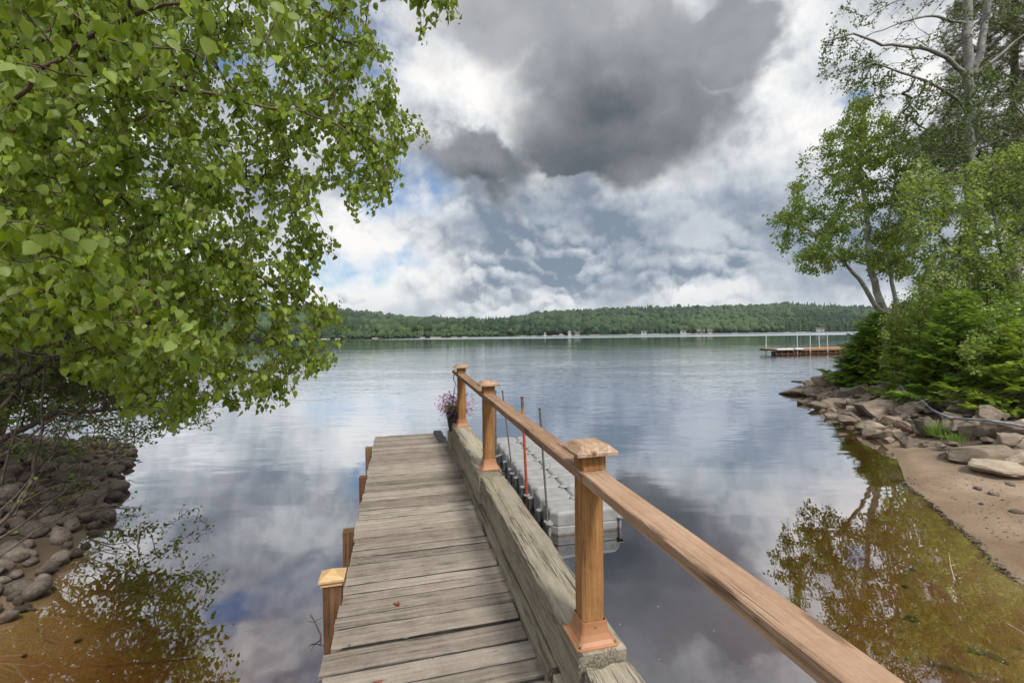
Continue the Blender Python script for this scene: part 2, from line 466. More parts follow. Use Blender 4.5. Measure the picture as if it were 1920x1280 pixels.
hgt = n.math('ADD', n.math('MULTIPLY', n2, 0.25), n.math('ADD', n.math('MULTIPLY', n1, 1.0), n.math('MULTIPLY', n.rng(peb, 0.0, 0.3, 1, 0), 0.15)))
finish(n, bsdf(n, gc, n.fmix(wetb, 0.9, 0.5), n.bump(hgt, 0.5, 0.05), 0.25))

# water
m, n = mat('lake_water')
geo = n.n('ShaderNodeNewGeometry')
pos = geo.outputs['Position']
cx, cy, cz = n.n('ShaderNodeSeparateXYZ', {0: pos}).outputs
dist = cy
# small wind ripples, calm close to the shore, rougher further out
rip = n.noise(n.mapping(pos, (0.55, 1.5, 1), rot=(0, 0, 0.12)), 2.4, 3, 0.5, 0.4)
rip2 = n.noise(n.mapping(pos, (0.7, 1.6, 1), rot=(0, 0, -0.25)), 0.55, 2, 0.5, 0.6)
calm = n.noise(n.mapping(pos, (0.05, 0.14, 1), rot=(0, 0, 0.1)), 1.0, 3, 0.5, 0.4)
a1 = n.math('MULTIPLY', n.math('MULTIPLY', n.rng(dist, 7.0, 26.0, 0.035, 1.0), n.rng(dist, 30.0, 100.0, 1.0, 0.38)), n.rng(calm, 0.35, 0.62, 0.45, 1.15))
h = n.math('ADD', n.math('MULTIPLY', n.math('MULTIPLY', rip, a1), 0.020), n.math('MULTIPLY', n.math('MULTIPLY', rip2, n.math('MULTIPLY', n.rng(dist, 4, 26, 0.12, 1.0), n.rng(dist, 30.0, 90.0, 1.0, 0.25))), 0.028))
nb = n.bump(h, 1.0, 1.0)
# bands of cat's paws far out scatter the sky
band = n.noise(n.mapping(pos, (0.0016, 0.012, 1), (3, 1, 0), rot=(0, 0, 0.05)), 1.0, 4, 0.6, 0.3)
far = n.math('MULTIPLY', n.rng(dist, 170, 260, 0, 1), n.rng(n.math('ADD', cx, n.math('MULTIPLY', band, 160)), -40, 90, 0.12, 1))
rgh = n.fmix(n.math('MULTIPLY', far, n.rng(band, 0.42, 0.54, 0, 1)), 0.004, 0.34)
fr = n.n('ShaderNodeFresnel', {'IOR': 1.33, 'Normal': nb}).outputs[0]
fac = n.ramp(fr, [(0.0, (0.18,) * 3), (0.06, (0.40,) * 3), (0.25, (0.82,) * 3), (0.7, (0.96,) * 3), (1.0, (1,) * 3)])
gl = n.n('ShaderNodeBsdfGlossy', {'Color': (0.93, 0.95, 0.98, 1), 'Roughness': rgh, 'Normal': nb}).outputs[0]
tr = n.n('ShaderNodeBsdfTransparent', {'Color': (1, 1, 1, 1)}).outputs[0]
sh = n.n('ShaderNodeMixShader', {0: fac, 1: tr, 2: gl}).outputs[0]
va = n.n('ShaderNodeVolumeAbsorption', {'Color': (0.58, 0.38, 0.14, 1), 'Density': 1.5}).outputs[0]
finish(n, sh, vol=va)

# float plastic with anti-slip hatching
m, n = mat('float_plastic')
p = n.n('ShaderNodeTexCoord').outputs['Object']
f = n.noise(p, 7, 6, 0.65)
f2 = n.noise(p, 2.2, 3, 0.6)
c = n.ramp(n.math('ADD', n.math('MULTIPLY', f, 0.6), n.math('MULTIPLY', f2, 0.4)), [(0.3, (0.16, 0.155, 0.145)), (0.5, (0.27, 0.268, 0.262)), (0.72, (0.36, 0.36, 0.357))])
geo = n.n('ShaderNodeNewGeometry')
zz = n.n('ShaderNodeSeparateXYZ', {0: geo.outputs['Position']}).outputs[2]
c = n.mix(n.rng(n.math('ADD', zz, n.math('MULTIPLY', f, 0.05)), 0.07, 0.02, 0, 0.85), c, (0.09, 0.06, 0.04))
wv = n.n('ShaderNodeTexWave', {'Vector': p, 'Scale': 22.0, 'Distortion': 0.5}, bands_direction='DIAGONAL').outputs['Fac']
up = n.n('ShaderNodeSeparateXYZ', {0: geo.outputs['Normal']}).outputs[2]
hh = n.math('ADD', f, n.math('MULTIPLY', wv, n.rng(up, .8, .95, 0, 1)))
finish(n, bsdf(n, c, 0.55, n.bump(hh, 0.4, 0.006), 0.3))

# forest floor on the hills
simple('hill_ground', (0.030, 0.055, 0.022), (0.075, 0.11, 0.04), 0.02, 0.95, 0.3, 1.0, 0.1)
simple('far_beach', (0.30, 0.24, 0.18), (0.42, 0.35, 0.28), 0.05, 0.9, 0.1, 0.1)


# ------------------------------------------------------------------ mesh helpers
def tag(o, label=None, cat=None, group=None, kind=None):
    if label: o['label'] = label
    if cat: o['category'] = cat
    if group: o['group'] = group
    if kind: o['kind'] = kind
    return o


def empty(name, loc=(0, 0, 0)):
    o = bpy.data.objects.new(name, None)
    o.empty_display_size = 0.1
    COL.objects.link(o)
    o.location = loc
    return o


def link(name, me, material=None, parent=None, loc=None):
    o = bpy.data.objects.new(name, me)
    COL.objects.link(o)
    if material:
        me.materials.append(MATS[material])
    if parent is not None:
        o.parent = parent
    if loc is not None:
        o.location = loc
    return o


class MB:
    """collects polygons with per-vertex tint and wood coordinates (world or local coordinates as given)"""
    def __init__(s):
        s.v = []; s.f = []; s.t = []; s.w = []; s.n = 0

    def add(s, verts, faces, tint=0.5, wc=None):
        verts = np.asarray(verts, float)
        s.v.append(verts)
        s.f += [tuple(i + s.n for i in fc) for fc in faces]
        s.t.append(np.full(len(verts), tint) if np.isscalar(tint) else np.asarray(tint))
        s.w.append(verts if wc is None else np.asarray(wc, float))
        s.n += len(verts)

    def loft(s, o, d, sd, up, L, wd, ht, ch=0.004, nseg=6, jit=0.0, tint=None, round_ends=0.0):
        """a squared timber: o = centre of its near end, d = direction, wd along sd, ht along up"""
        o, d, sd, up = (np.asarray(q, float) for q in (o, d, sd, up))
        off = RNG.uniform(-20, 20, 3)
        a, b = wd / 2, ht / 2
        prof = np.array([(a - ch, -b), (a, -b + ch), (a, b - ch), (a - ch, b), (-a + ch, b), (-a, b - ch), (-a, -b + ch), (-a + ch, -b)])
        if wd > 0.12 and ht > 0.1:
            prof = np.array([(a - ch, -b), (a - ch * .3, -b + ch * .3), (a, -b + ch), (a, 0), (a, b - ch), (a - ch * .3, b - ch * .3), (a - ch, b), (a * .3, b), (-a * .3, b),
                             (-a + ch, b), (-a + ch * .3, b - ch * .3), (-a, b - ch), (-a, 0), (-a, -b + ch), (-a + ch * .3, -b + ch * .3), (-a + ch, -b)])
        k = len(prof)
        ts = np.linspace(0, L, nseg + 1)
        if round_ends:
            ts = np.concatenate([[0, round_ends * .4], ts[1:-1], [L - round_ends * .4, L]])
        V = []; Wc = []
        for i, t in enumerate(ts):
            sc = 1.0
            if round_ends and i in (0, len(ts) - 1):
                sc = 1 - round_ends * 0.6
            q = prof * sc + RNG.normal(0, jit, prof.shape) if jit else prof * sc
            tj = t + (RNG.normal(0, jit, k) if jit else 0)
            V.append(o + np.outer(np.ones(k) * tj, d) + np.outer(q[:, 0], sd) + np.outer(q[:, 1], up))
            Wc.append(np.column_stack([np.ones(k) * t, q[:, 0], q[:, 1]]) + off)
        V = np.concatenate(V); Wc = np.concatenate(Wc)
        F = []
        for i in range(len(ts) - 1):
            for j in range(k):
                j2 = (j + 1) % k
                F.append((i * k + j, i * k + j2, (i + 1) * k + j2, (i + 1) * k + j))
        F.append(tuple(range(k))[::-1])
        F.append(tuple((len(ts) - 1) * k + j for j in range(k)))
        s.add(V, F, RNG.uniform() if tint is None else tint, Wc)

    def tube(s, pts, r, k=8, tint=0.5, caps=True):
        pts = np.asarray(pts, float)
        rr = np.full(len(pts), r) if np.isscalar(r) else np.asarray(r)
        V = []; Wc = []
        ref = None
        L = 0
        for i, p in enumerate(pts):
            d = pts[min(i + 1, len(pts) - 1)] - pts[max(i - 1, 0)]
            d = d / (np.linalg.norm(d) + 1e-9)
            if ref is None:
                ref = np.array([0, 0, 1.0]) if abs(d[2]) < 0.9 else np.array([1.0, 0, 0])
            a = np.cross(d, ref); a /= np.linalg.norm(a) + 1e-9
            b = np.cross(d, a)
            ref = -np.cross(d, a) if False else b
            ref = np.cross(a, d)
            if i: L += np.linalg.norm(pts[i] - pts[i - 1])
            for j in range(k):
                an = 2 * math.pi * j / k
                V.append(p + rr[i] * (math.cos(an) * a + math.sin(an) * b))
                Wc.append((L, rr[i] * math.cos(an), rr[i] * math.sin(an)))
        F = []
        for i in range(len(pts) - 1):
            for j in range(k):
                F.append((i * k + j, (i + 1) * k + j, (i + 1) * k + (j + 1) % k, i * k + (j + 1) % k))
        if caps:
            F.append(tuple(range(k)))
            F.append(tuple((len(pts) - 1) * k + j for j in range(k))[::-1])
        s.add(V, F, tint, Wc)

    def lathe(s, prof, k=20, o=(0, 0, 0), tint=0.5):
        V = []
        for r, z in prof:
            for j in range(k):
                an = 2 * math.pi * j / k
                V.append((o[0] + r * math.cos(an), o[1] + r * math.sin(an), o[2] + z))
        F = []
        for i in range(len(prof) - 1):
            for j in range(k):
                F.append((i * k + j, i * k + (j + 1) % k, (i + 1) * k + (j + 1) % k, (i + 1) * k + j))
        F.append(tuple(range(k))[::-1])
        F.append(tuple((len(prof) - 1) * k + j for j in range(k)))
        s.add(V, F, tint)

    def mesh(s, name, smooth=False):
        me = bpy.data.meshes.new(name)
        V = np.concatenate(s.v)
        me.from_pydata(V.tolist(), [], s.f)
        me.attributes.new('tint', 'FLOAT', 'POINT').data.foreach_set('value', np.concatenate(s.t).astype(np.float32))
        me.attributes.new('wc', 'FLOAT_VECTOR', 'POINT').data.foreach_set('vector', np.concatenate(s.w).astype(np.float32).ravel())
        if smooth:
            me.polygons.foreach_set('use_smooth', np.ones(len(me.polygons), bool))
        me.update()
        return me

    def build(s, name, material, parent=None, loc=None, smooth=False):
        """verts are world coordinates; they are shifted so that parent's location cancels"""
        off = np.array(parent.location if parent is not None else (0, 0, 0), float)
        if loc is not None:
            off = off * 0
        s.v = [v - off for v in s.v]
        return link(name, s.mesh(name, smooth), material, parent, loc)


def fast_mesh(name, V, F, tint):
    """V (n,3); F (m,k) equal-sized faces"""
    me = bpy.data.meshes.new(name)
    m_, k = F.shape
    me.vertices.add(len(V)); me.vertices.foreach_set('co', V.astype(np.float32).ravel())
    me.loops.add(m_ * k); me.loops.foreach_set('vertex_index', F.astype(np.int32).ravel())
    me.polygons.add(m_)
    me.polygons.foreach_set('loop_start', np.arange(0, m_ * k, k, dtype=np.int32))
    me.update(calc_edges=True)
    me.attributes.new('tint', 'FLOAT', 'POINT').data.foreach_set('value', tint.astype(np.float32))
    me.validate()
    return me


def norm(a):
    return a / (np.linalg.norm(a, axis=-1, keepdims=True) + 1e-9)


def scatter(tv, tf, pos, ydir, nrm, scale, tint):
    """copies of a template (tv, tf), its +Y along ydir and +Z near nrm"""
    y = norm(ydir); x = norm(np.cross(y, nrm)); z = np.cross(x, y)
    n_ = len(pos)
    sc = np.asarray(scale).reshape(-1, 1, 1)
    V = (tv[None, :, 0:1] * x[:, None, :] + tv[None, :, 1:2] * y[:, None, :] + tv[None, :, 2:3] * z[:, None, :]) * sc + pos[:, None, :]
    F = tf[None] + (np.arange(n_) * len(tv))[:, None, None]
    return V.reshape(-1, 3), F.reshape(-1, tf.shape[1]), np.repeat(tint, len(tv))


# leaf shapes (length 1 along +Y)
_w = [(0.0, 0.0), (0.10, 0.27), (0.30, 0.40), (0.58, 0.31), (0.82, 0.12), (1.0, 0.0)]
lv = [(0, 0, 0)]; spine = [0]
LEAFV = []; LEAFF = []
for y_, w_ in _w:
    zc = -0.10 * y_ * y_
    LEAFV += [(0, y_, zc), (-w_, y_ - 0.03 * (w_ > 0), zc + 0.30 * w_), (w_, y_ - 0.03 * (w_ > 0), zc + 0.30 * w_)]
for i in range(len(_w) - 1):
    a = i * 3; b = a + 3
    LEAFF += [(a, b, b + 1), (a, b + 1, a + 1), (a, a + 2, b + 2), (a, b + 2, b)]
LEAFV = np.array(LEAFV); LEAFF = np.array(LEAFF)
SLEAFV = np.array([(0, 0, 0), (-0.36, 0.38, 0.10), (0.36, 0.38, 0.10), (0, 1, -0.08), (0, .45, 0)])
SLEAFF = np.array([(0, 4, 1), (4, 3, 1), (0, 2, 4), (4, 2, 3)])
# a spruce sprig: a main shoot with side shoots, each a folded blade
_sv = []; _sf = []
def _blade(p, q, wd):
    p = np.array(p); q = np.array(q)
    d = q - p; s_ = np.array([d[1], -d[0], 0]); s_ = s_ / (np.linalg.norm(s_) + 1e-9) * wd
    i = len(_sv)
    m_ = p * 0.45 + q * 0.55
    _sv.extend([p, m_ - s_ + (0, 0, .03), q, m_ + s_ + (0, 0, .03)])
    _sf.extend([(i, i + 3, i + 2), (i, i + 2, i + 1)])
_blade((0, 0, 0), (0, 1.0, -.03), 0.055)
for yy, ll in ((.1, .34), (.22, .42), (.36, .40), (.5, .34), (.64, .27), (.78, .18)):
    for sg in (-1, 1):
        _blade((0, yy, 0), (sg * ll * .8, yy + ll * .62, -.06), 0.05)
SPRIGV = np.array(_sv); SPRIGF = np.array(_sf)
# needle tuft (pine): fan of thin blades
_sv = []; _sf = []
for an in np.linspace(-1.3, 1.3, 9):
    _blade((0, 0, 0), (math.sin(an) * .7, math.cos(an) * .9, 0.25 * math.cos(an * 2.3)), 0.035)
TUFTV = np.array(_sv); TUFTF = np.array(_sf)


def grow(trunks, targets, step=0.35, rtip=0.004, rexp=0.45, rmax=None, curve=0.35, sag=0.0, biased=0.35):
    """joins every target to the nearest point of the growing skeleton; returns node positions, parents, radii, tip ids"""
    P = []; par = []; dirs = []; fixed = []
    for pts, r0, r1 in trunks:
        pts = np.asarray(pts, float)
        dens = [pts[0]]
        for a, b in zip(pts[:-1], pts[1:]):
            k = max(1, int(np.linalg.norm(b - a) / step))
            for j in range(1, k + 1):
                dens.append(a + (b - a) * j / k)
        dens = np.array(dens)
        jj = RNG.normal(0, 0.012, dens.shape) * (r0 / 0.1 + 0.4); jj[0] = 0
        dens = dens + jj
        N = len(dens)
        base = len(P)
        for i, p in enumerate(dens):
            P.append(p); par.append(-1 if i == 0 else base + i - 1)
            dd = dens[min(i + 1, N - 1)] - dens[max(i - 1, 0)]
            dirs.append(dd / (np.linalg.norm(dd) + 1e-9))
            fixed.append(r0 + (r1 - r0) * i / max(1, N - 1))
    nfix = len(P)
    root = np.array(P[:nfix])
    tg = np.asarray(targets, float)
    d0 = np.min(np.linalg.norm(tg[:, None, :] - root[None], axis=2), axis=1)
    order = np.argsort(d0)
    cap = nfix + int(np.sum(d0) / step * 0.9) + len(tg) * 8 + 1000
    A = np.zeros((cap, 3)); A[:nfix] = root
    n_ = nfix
    D = np.zeros((cap, 3)); D[:nfix] = dirs
    tips = []
    for ti in order:
        t = tg[ti]
        v = t - A[:n_]
        dd = np.linalg.norm(v, axis=1)
        cosv = np.einsum('ij,ij->i', v, D[:n_]) / (dd + 1e-6)
        # do not leave from the lowest part of a trunk
        cost = dd * (1 + biased * (1 - cosv))
        j = int(np.argmin(cost))
        L = dd[j]
        k = max(1, int(math.ceil(L / step)))
        p0 = A[j].copy()
        c = p0 + D[j] * L * curve + np.array([0, 0, sag * L])
        prev = j
        for q in range(1, k + 1):
            s_ = q / k
            p = (1 - s_) ** 2 * p0 + 2 * s_ * (1 - s_) * c + s_ ** 2 * t
            if q < k:
                p = p + RNG.normal(0, 0.06 * step, 3)
            if n_ >= cap - 1:
                break
            A[n_] = p
            dv = p - A[prev]
            D[n_] = dv / (np.linalg.norm(dv) + 1e-9)
            par.append(prev)
            prev = n_
            n_ += 1
        tips.append(prev)
    A = A[:n_]; D = D[:n_]
    par = np.array(par)
    cnt = np.zeros(n_)
    for t in tips:
        cnt[t] += 1
    for i in range(n_ - 1, -1, -1):
        if par[i] >= 0:
            cnt[par[i]] += cnt[i]
    R = rtip * np.maximum(cnt, 1) ** rexp
    R[:nfix] = fixed
    for i in range(nfix, n_):
        R[i] = min(R[i], R[par[i]] * 0.92 if par[i] < nfix else R[par[i]])
    return A, par, R, np.array(tips), D, nfix


def skeleton_mesh(name, A, par, R, sel=None, k=5):
    idx = np.where(par >= 0)[0]
    if sel is not None:
        idx = idx[sel[idx]]
    p0 = A[par[idx]]; p1 = A[idx]
    d = norm(p1 - p0)
    ref = np.where(np.abs(d[:, 2:3]) < 0.9, np.array([[0, 0, 1.0]]), np.array([[1.0, 0, 0]]))
    a = norm(np.cross(d, ref)); b = np.cross(d, a)
    an = np.arange(k) * 2 * math.pi / k
    ring = np.cos(an)[None, :, None] * a[:, None] + np.sin(an)[None, :, None] * b[:, None]
    r0 = R[par[idx]]; r1 = R[idx]
    r0 = np.minimum(r0, r1 * 1.35)
    p1e = p1 + d * (r1 * 0.35)[:, None]
    V = np.concatenate([p0[:, None] + ring * r0[:, None, None], p1e[:, None] + ring * r1[:, None, None]], axis=1)
    base = (np.arange(len(idx)) * 2 * k)[:, None, None]
    j = np.arange(k); j2 = (j + 1) % k
    F = np.stack([j, j2, j2 + k, j + k], axis=1)[None] + base
    V = V.reshape(-1, 3); F = F.reshape(-1, 4)
    me = fast_mesh(name, V, F, np.full(len(V), .5))
    me.polygons.foreach_set('use_smooth', np.ones(len(me.polygons), bool))
    return me


def inpoly(pt, poly):
    x, y = pt; c = False
    n_ = len(poly)
    for i in range(n_):
        x1, y1 = poly[i]; x2, y2 = poly[(i + 1) % n_]
        if (y1 > y) != (y2 > y) and x < (x2 - x1) * (y - y1) / (y2 - y1) + x1:
            c = not c
    return c


def poly_points(poly, n_, dmin, dmax, power=1.0):
    """points inside a view-direction outline, at real depths between dmin and dmax"""
    xs = [p[0] for p in poly]; ys = [p[1] for p in poly]
    out = []
    while len(out) < n_:
        x = RNG.uniform(min(xs), max(xs)); y = RNG.uniform(min(ys), max(ys))
        if inpoly((x, y), poly):
            d = dmin + (dmax - dmin) * RNG.uniform() ** power
            out.append(at_y(x, y, d))
    return np.array(out)


def clumpy(points, scale, keep=0.5, seed=0):
    """drops points in noise valleys so the crown has gaps"""
    from mathutils import noise as mn
    o = Vector((seed * 7.1, seed * 3.3, 0))
    val = np.array([mn.noise(Vector(p) * scale + o) for p in points])
    th = np.quantile(val, 1 - keep)
    return points[val >= th]


def leaves_at(tips, A, par, R, per, spread, size, hang=0.6, tv=SLEAFV, tf=SLEAFF, back=3, up=0.3, outward=None, tintfn=None, up_z=0.7):
    """leaves along the last nodes of every twig"""
    pos = []
    for t in tips:
        path = [t]
        q = t
        for _ in range(back):
            if par[q] >= 0:
                q = par[q]; path.append(q)
        pts = A[path]
        for _ in range(per):
            s_ = RNG.uniform(0, len(pts) - 1.001) if len(pts) > 1 else 0
            i = int(s_); f = s_ - i
            p = pts[i] * (1 - f) + pts[min(i + 1, len(pts) - 1)] * f
            pos.append(p)
    pos = np.array(pos)
    n_ = len(pos)
    off = RNG.normal(0, 1, (n_, 3)); off = norm(off) * (RNG.uniform(0.1, 1, (n_, 1)) ** 0.7) * spread
    pos = pos + off
    h = RNG.normal(0, 1, (n_, 3)); h[:, 2] *= 0.4
    y = norm(h) * (1 - hang) + np.array([0, 0, -1.0]) * hang
    nr = RNG.normal(0, 1, (n_, 3)) * 0.7 + np.array([0, 0, up_z])
    sc = size * RNG.uniform(0.5, 1.25, n_)
    if tintfn is None:
        tint = np.clip(RNG.normal(0.42, 0.32, n_), 0, 1)
    else:
        tint = tintfn(pos)
    return scatter(tv, tf, pos, y, nr, sc, tint)


def tree(name, label, cat, trunks, targets, leafmat_, barkmat, leaf, group=None, step=0.35, rtip=0.004, rexp=0.45, trunk_k=10, curve=0.35, sag=0.0,
         limb_mat=None, crown_name='crown', biased=0.35, base=None):
    """thing > trunk, branches, crown"""
    A, par, R, tips, D, nfix = grow(trunks, targets, step, rtip, rexp, curve=curve, sag=sag, biased=biased)
    b = np.array(base if base is not None else trunks[0][0][0])
    root = empty(name, b)
    tag(root, label, cat, group)
    sel = np.zeros(len(A), bool); sel[:nfix] = True
    me = skeleton_mesh('trunk', A - b, par, R, sel, trunk_k)
    link('trunk', me, barkmat, root)
    me = skeleton_mesh('branches', A - b, par, R, ~sel, 5)
    link('branches', me, limb_mat or barkmat, root)
    V, F, t = leaves_at(tips, A - b, par, R, **leaf)
    me = fast_mesh(crown_name, V, F, t)
    link(crown_name, me, leafmat_, root)
    return root

# ------------------------------------------------------------------ shoreline and terrain
LS = [at_z(*p)[:2] for p in [(0, 1165), (62, 1105), (130, 1050), (176, 990), (202, 945), (224, 900), (244, 862)]]
RS = [at_z(*p)[:2] for p in [(1900, 1090), (1858, 1058), (1828, 1020), (1788, 985), (1738, 940), (1700, 912), (1690, 880), (1678, 852), (1635, 818), (1588, 792), (1565, 778),
                             (1545, 765), (1530, 745), (1500, 738), (1530, 722), (1560, 705), (1600, 697)]]
LEFT = [(-3.2, -2.5), (-4.0, 1.5), (-4.9, 3.4)] + [tuple(p) for p in LS] + [(-9.6, 11.2), (-13.0, 12.6), (-20, 13.5), (-30, 16), (-60, 22), (-90, -60), (-3.2, -60)]
RIGHT = [(3.6, -2.5), (4.2, 1.5), (4.9, 3.4)] + [tuple(p) for p in RS] + [(24, 33), (30, 40), (42, 50), (70, 62), (110, 70), (140, -60), (3.6, -60)]
BACK = [(-3.25, -2.3), (0, -1.6), (3.65, -2.3), (3.65, -60), (-3.25, -60)]


def sdist(P, poly):
    """signed distance, positive inside the land polygon"""
    poly = np.array(poly)
    n_ = len(poly)
    best = np.full(len(P), 1e9); inside = np.zeros(len(P), bool)
    for i in range(n_):
        a = poly[i]; b = poly[(i + 1) % n_]
        ab = b - a
        t = np.clip(((P - a) @ ab) / (ab @ ab + 1e-9), 0, 1)
        d = np.linalg.norm(P - (a + t[:, None] * ab), axis=1)
        best = np.minimum(best, d)
        c = ((a[1] > P[:, 1]) != (b[1] > P[:, 1])) & (P[:, 0] < (b[0] - a[0]) * (P[:, 1] - a[1]) / (b[1] - a[1] + 1e-12) + a[0])
        inside ^= c
    return np.where(inside, best, -best)


def vnoise(x, y, s, seed):
    x = x * s + seed * 13.7; y = y * s + seed * 7.9
    return (np.sin(x * 1.7 + 1.3 * np.sin(y * 1.1 + seed)) + np.sin(y * 2.1 + 1.7 * np.sin(x * 0.9)) + 0.5 * np.sin(3.7 * x + 2.9 * y + seed)) / 2.5


def ground_h(P, want_soil=False):
    dl = sdist(P, LEFT); dr = sdist(P, RIGHT); db = sdist(P, BACK)
    d = np.maximum(np.maximum(dl, dr), db)
    x, y = P[:, 0], P[:, 1]
    under = -(1 - np.exp(d / 3.2)) * 1.0 + d * 0.05
    under = under - 1.1 * np.clip((-d - 2.0) / 3, 0, 1)
    under = np.maximum(under, -2.8)
    wr = (dr >= np.maximum(dl, db))
    rocky = np.clip((y - 7.2) / 1.5, 0, 1) * wr
    left = (dl >= np.maximum(dr, db)) * 1.0
    slope_sand = 0.045 * d + 0.02 * np.clip(d - 1, 0, 50)
    slope_rock = 0.34 * d / (1 + 0.16 * d)
    slope_left = 0.15 * d
    land = slope_sand * (1 - rocky) * (1 - left) + slope_rock * rocky + slope_left * left
    land = np.minimum(land, 2.2)
    h = np.where(d > 0, land, under)
    nz = np.clip(np.abs(d) / 1.2, 0, 1)
    h = h + nz * (0.012 * vnoise(x, y, 3.0, 2) + 0.02 * vnoise(x, y, 0.9, 5))
    if want_soil:
        soil = np.clip(rocky * np.clip(d * 1.2 - 0.3, 0, 1) + left * np.clip(d * 1.2 + 0.1, 0, 1) + np.clip((d - 4) / 2, 0, 1), 0, 1)
        return h, soil
    return h


def gh(x, y):
    return float(ground_h(np.array([[x, y]], float))[0])


def axis(a, b, fine, g=1.08):
    out = [0.0]
    s_ = fine
    while out[-1] < b:
        if out[-1] > 14: s_ *= g
        out.append(out[-1] + s_)
    neg = [0.0]
    s_ = fine
    while neg[-1] > a:
        if neg[-1] < -14: s_ *= g
        neg.append(neg[-1] - s_)
    return np.array(neg[:0:-1] + out)


gx = axis(-900, 1500, 0.16); gy = axis(-60, 900, 0.16)
GX, GY = np.meshgrid(gx, gy)
Pg = np.column_stack([GX.ravel(), GY.ravel()])
hg, soil = ground_h(Pg, True)
nx, ny = len(gx), len(gy)
ii = np.arange(nx * ny).reshape(ny, nx)
F = np.stack([ii[:-1, :-1], ii[:-1, 1:], ii[1:, 1:], ii[1:, :-1]], axis=-1).reshape(-1, 4)
me = fast_mesh('ground', np.column_stack([Pg, hg]), F, soil)
me.polygons.foreach_set('use_smooth', np.ones(len(me.polygons), bool))
g = link('ground', me, 'ground'); tag(g, kind='structure')

# the lake: a closed body of water
wb = MB()
x0, x1, y0, y1, zb = -890.0, 1490.0, -58.0, 890.0, -3.2
wb.add([(x0, y0, zb), (x1, y0, zb), (x1, y1, zb), (x0, y1, zb), (x0, y0, 0), (x1, y0, 0), (x1, y1, 0), (x0, y1, 0)],
       [(3, 2, 1, 0), (4, 5, 6, 7), (0, 1, 5, 4), (1, 2, 6, 5), (2, 3, 7, 6), (3, 0, 4, 7)])
lake = wb.build('lake', 'lake_water'); tag(lake, kind='structure')

# ------------------------------------------------------------------ far hills
RIDGE = [(-1800, 560), (-900, 555), (-300, 560), (0, 562), (300, 566), (560, 573), (640, 579), (700, 586), (750, 593), (800, 596), (860, 598), (905, 600), (940, 599), (1000, 590), (1040, 586),
         (1100, 582), (1150, 579), (1200, 578), (1300, 577), (1400, 575), (1470, 571), (1530, 573), (1600, 578), (1700, 582), (1900, 586), (2400, 584), (4200, 575)]
SHORE = [(-1800, 420), (-300, 420), (300, 430), (560, 440), (700, 450), (900, 470), (1000, 540), (1100, 620), (1300, 720), (1500, 800), (1700, 840), (4200, 860)]


def horizon_y(px):
    return 626 - (px - 960) * math.tan(ROLL)


def dir_at(px, py):
    d = ray(px, py)
    return d / math.hypot(d[0], d[1])


upx = np.concatenate([np.linspace(-1800, 300, 40), np.linspace(320, 1900, 160), np.linspace(1950, 4200, 40)])
NT_ = 30
V = []
for i, px in enumerate(upx):
    ry = np.interp(px, *zip(*RIDGE)) + 2.5
    D = np.interp(px, *zip(*SHORE))
    Rr = 2100 + 250 * math.sin(px * 0.004)
    top = dir_at(px, ry)
    e1 = top[2]
    e0 = -2.2 / D
    hd = dir_at(px, horizon_y(px))
    for j in range(NT_ + 3):
        t = j / (NT_ - 1)
        if t <= 1:
            r = D + (Rr - D) * t ** 1.3
            # a wooded shore flat, then the slope, in rolling shoulders
            q = t ** 0.72 + 0.035 * math.sin(px * 0.013 + t * 9) * t * (1 - t) * 4 + 0.03 * math.sin(px * 0.031 + t * 17) * t * (1 - t) * 4
            e = e0 + (e1 - e0) * q
            z = 2.65 + r * e
            if j == 0: z = -1.0
        else:
            r = Rr + (t - 1) * 9000
            z = 2.65 + Rr * e1 - (t - 1) * 1500
        V.append((hd[0] * r, hd[1] * r, z))
V = np.array(V)
nr_ = NT_ + 3
ii = np.arange(len(V)).reshape(len(upx), nr_)
F = np.stack([ii[:-1, :-1], ii[1:, :-1], ii[1:, 1:], ii[:-1, 1:]], axis=-1).reshape(-1, 4)
HV = V.reshape(len(upx), nr_, 3)
me = fast_mesh('hills', V, F, np.full(len(V), .5))
me.polygons.foreach_set('use_smooth', np.ones(len(me.polygons), bool))
hl = link('hills', me, 'hill_ground'); tag(hl, kind='structure')

# ground under the far shore wood: a beach strip
bm_ = MB()
for i in range(40, len(upx) - 41):
    a = HV[i, 0]; b = HV[i + 1, 0]
    if RNG.uniform() < 0.5: continue
    ra = 1 - 3 / np.linalg.norm(a[:2]); rb = 1 - 3 / np.linalg.norm(b[:2])
    if RNG.uniform() < 0.5: continue
    bm_.add([(a[0] * ra, a[1] * ra, -0.3), (b[0] * rb, b[1] * rb, -0.3), (b[0] * 1.006, b[1] * 1.006, 0.6), (a[0] * 1.006, a[1] * 1.006, 0.6)], [(0, 1, 2, 3)])
fb = bm_.build('shore_beach', 'far_beach'); tag(fb, kind='structure')


def hill_point(u, t):
    """u index along upx (float), t row (float)"""
    i = min(int(u), len(upx) - 2); j = min(int(t), nr_ - 2)
    fu = u - i; ft = t - j
    return (HV[i, j] * (1 - fu) * (1 - ft) + HV[i + 1, j] * fu * (1 - ft) + HV[i, j + 1] * (1 - fu) * ft + HV[i + 1, j + 1] * fu * ft)


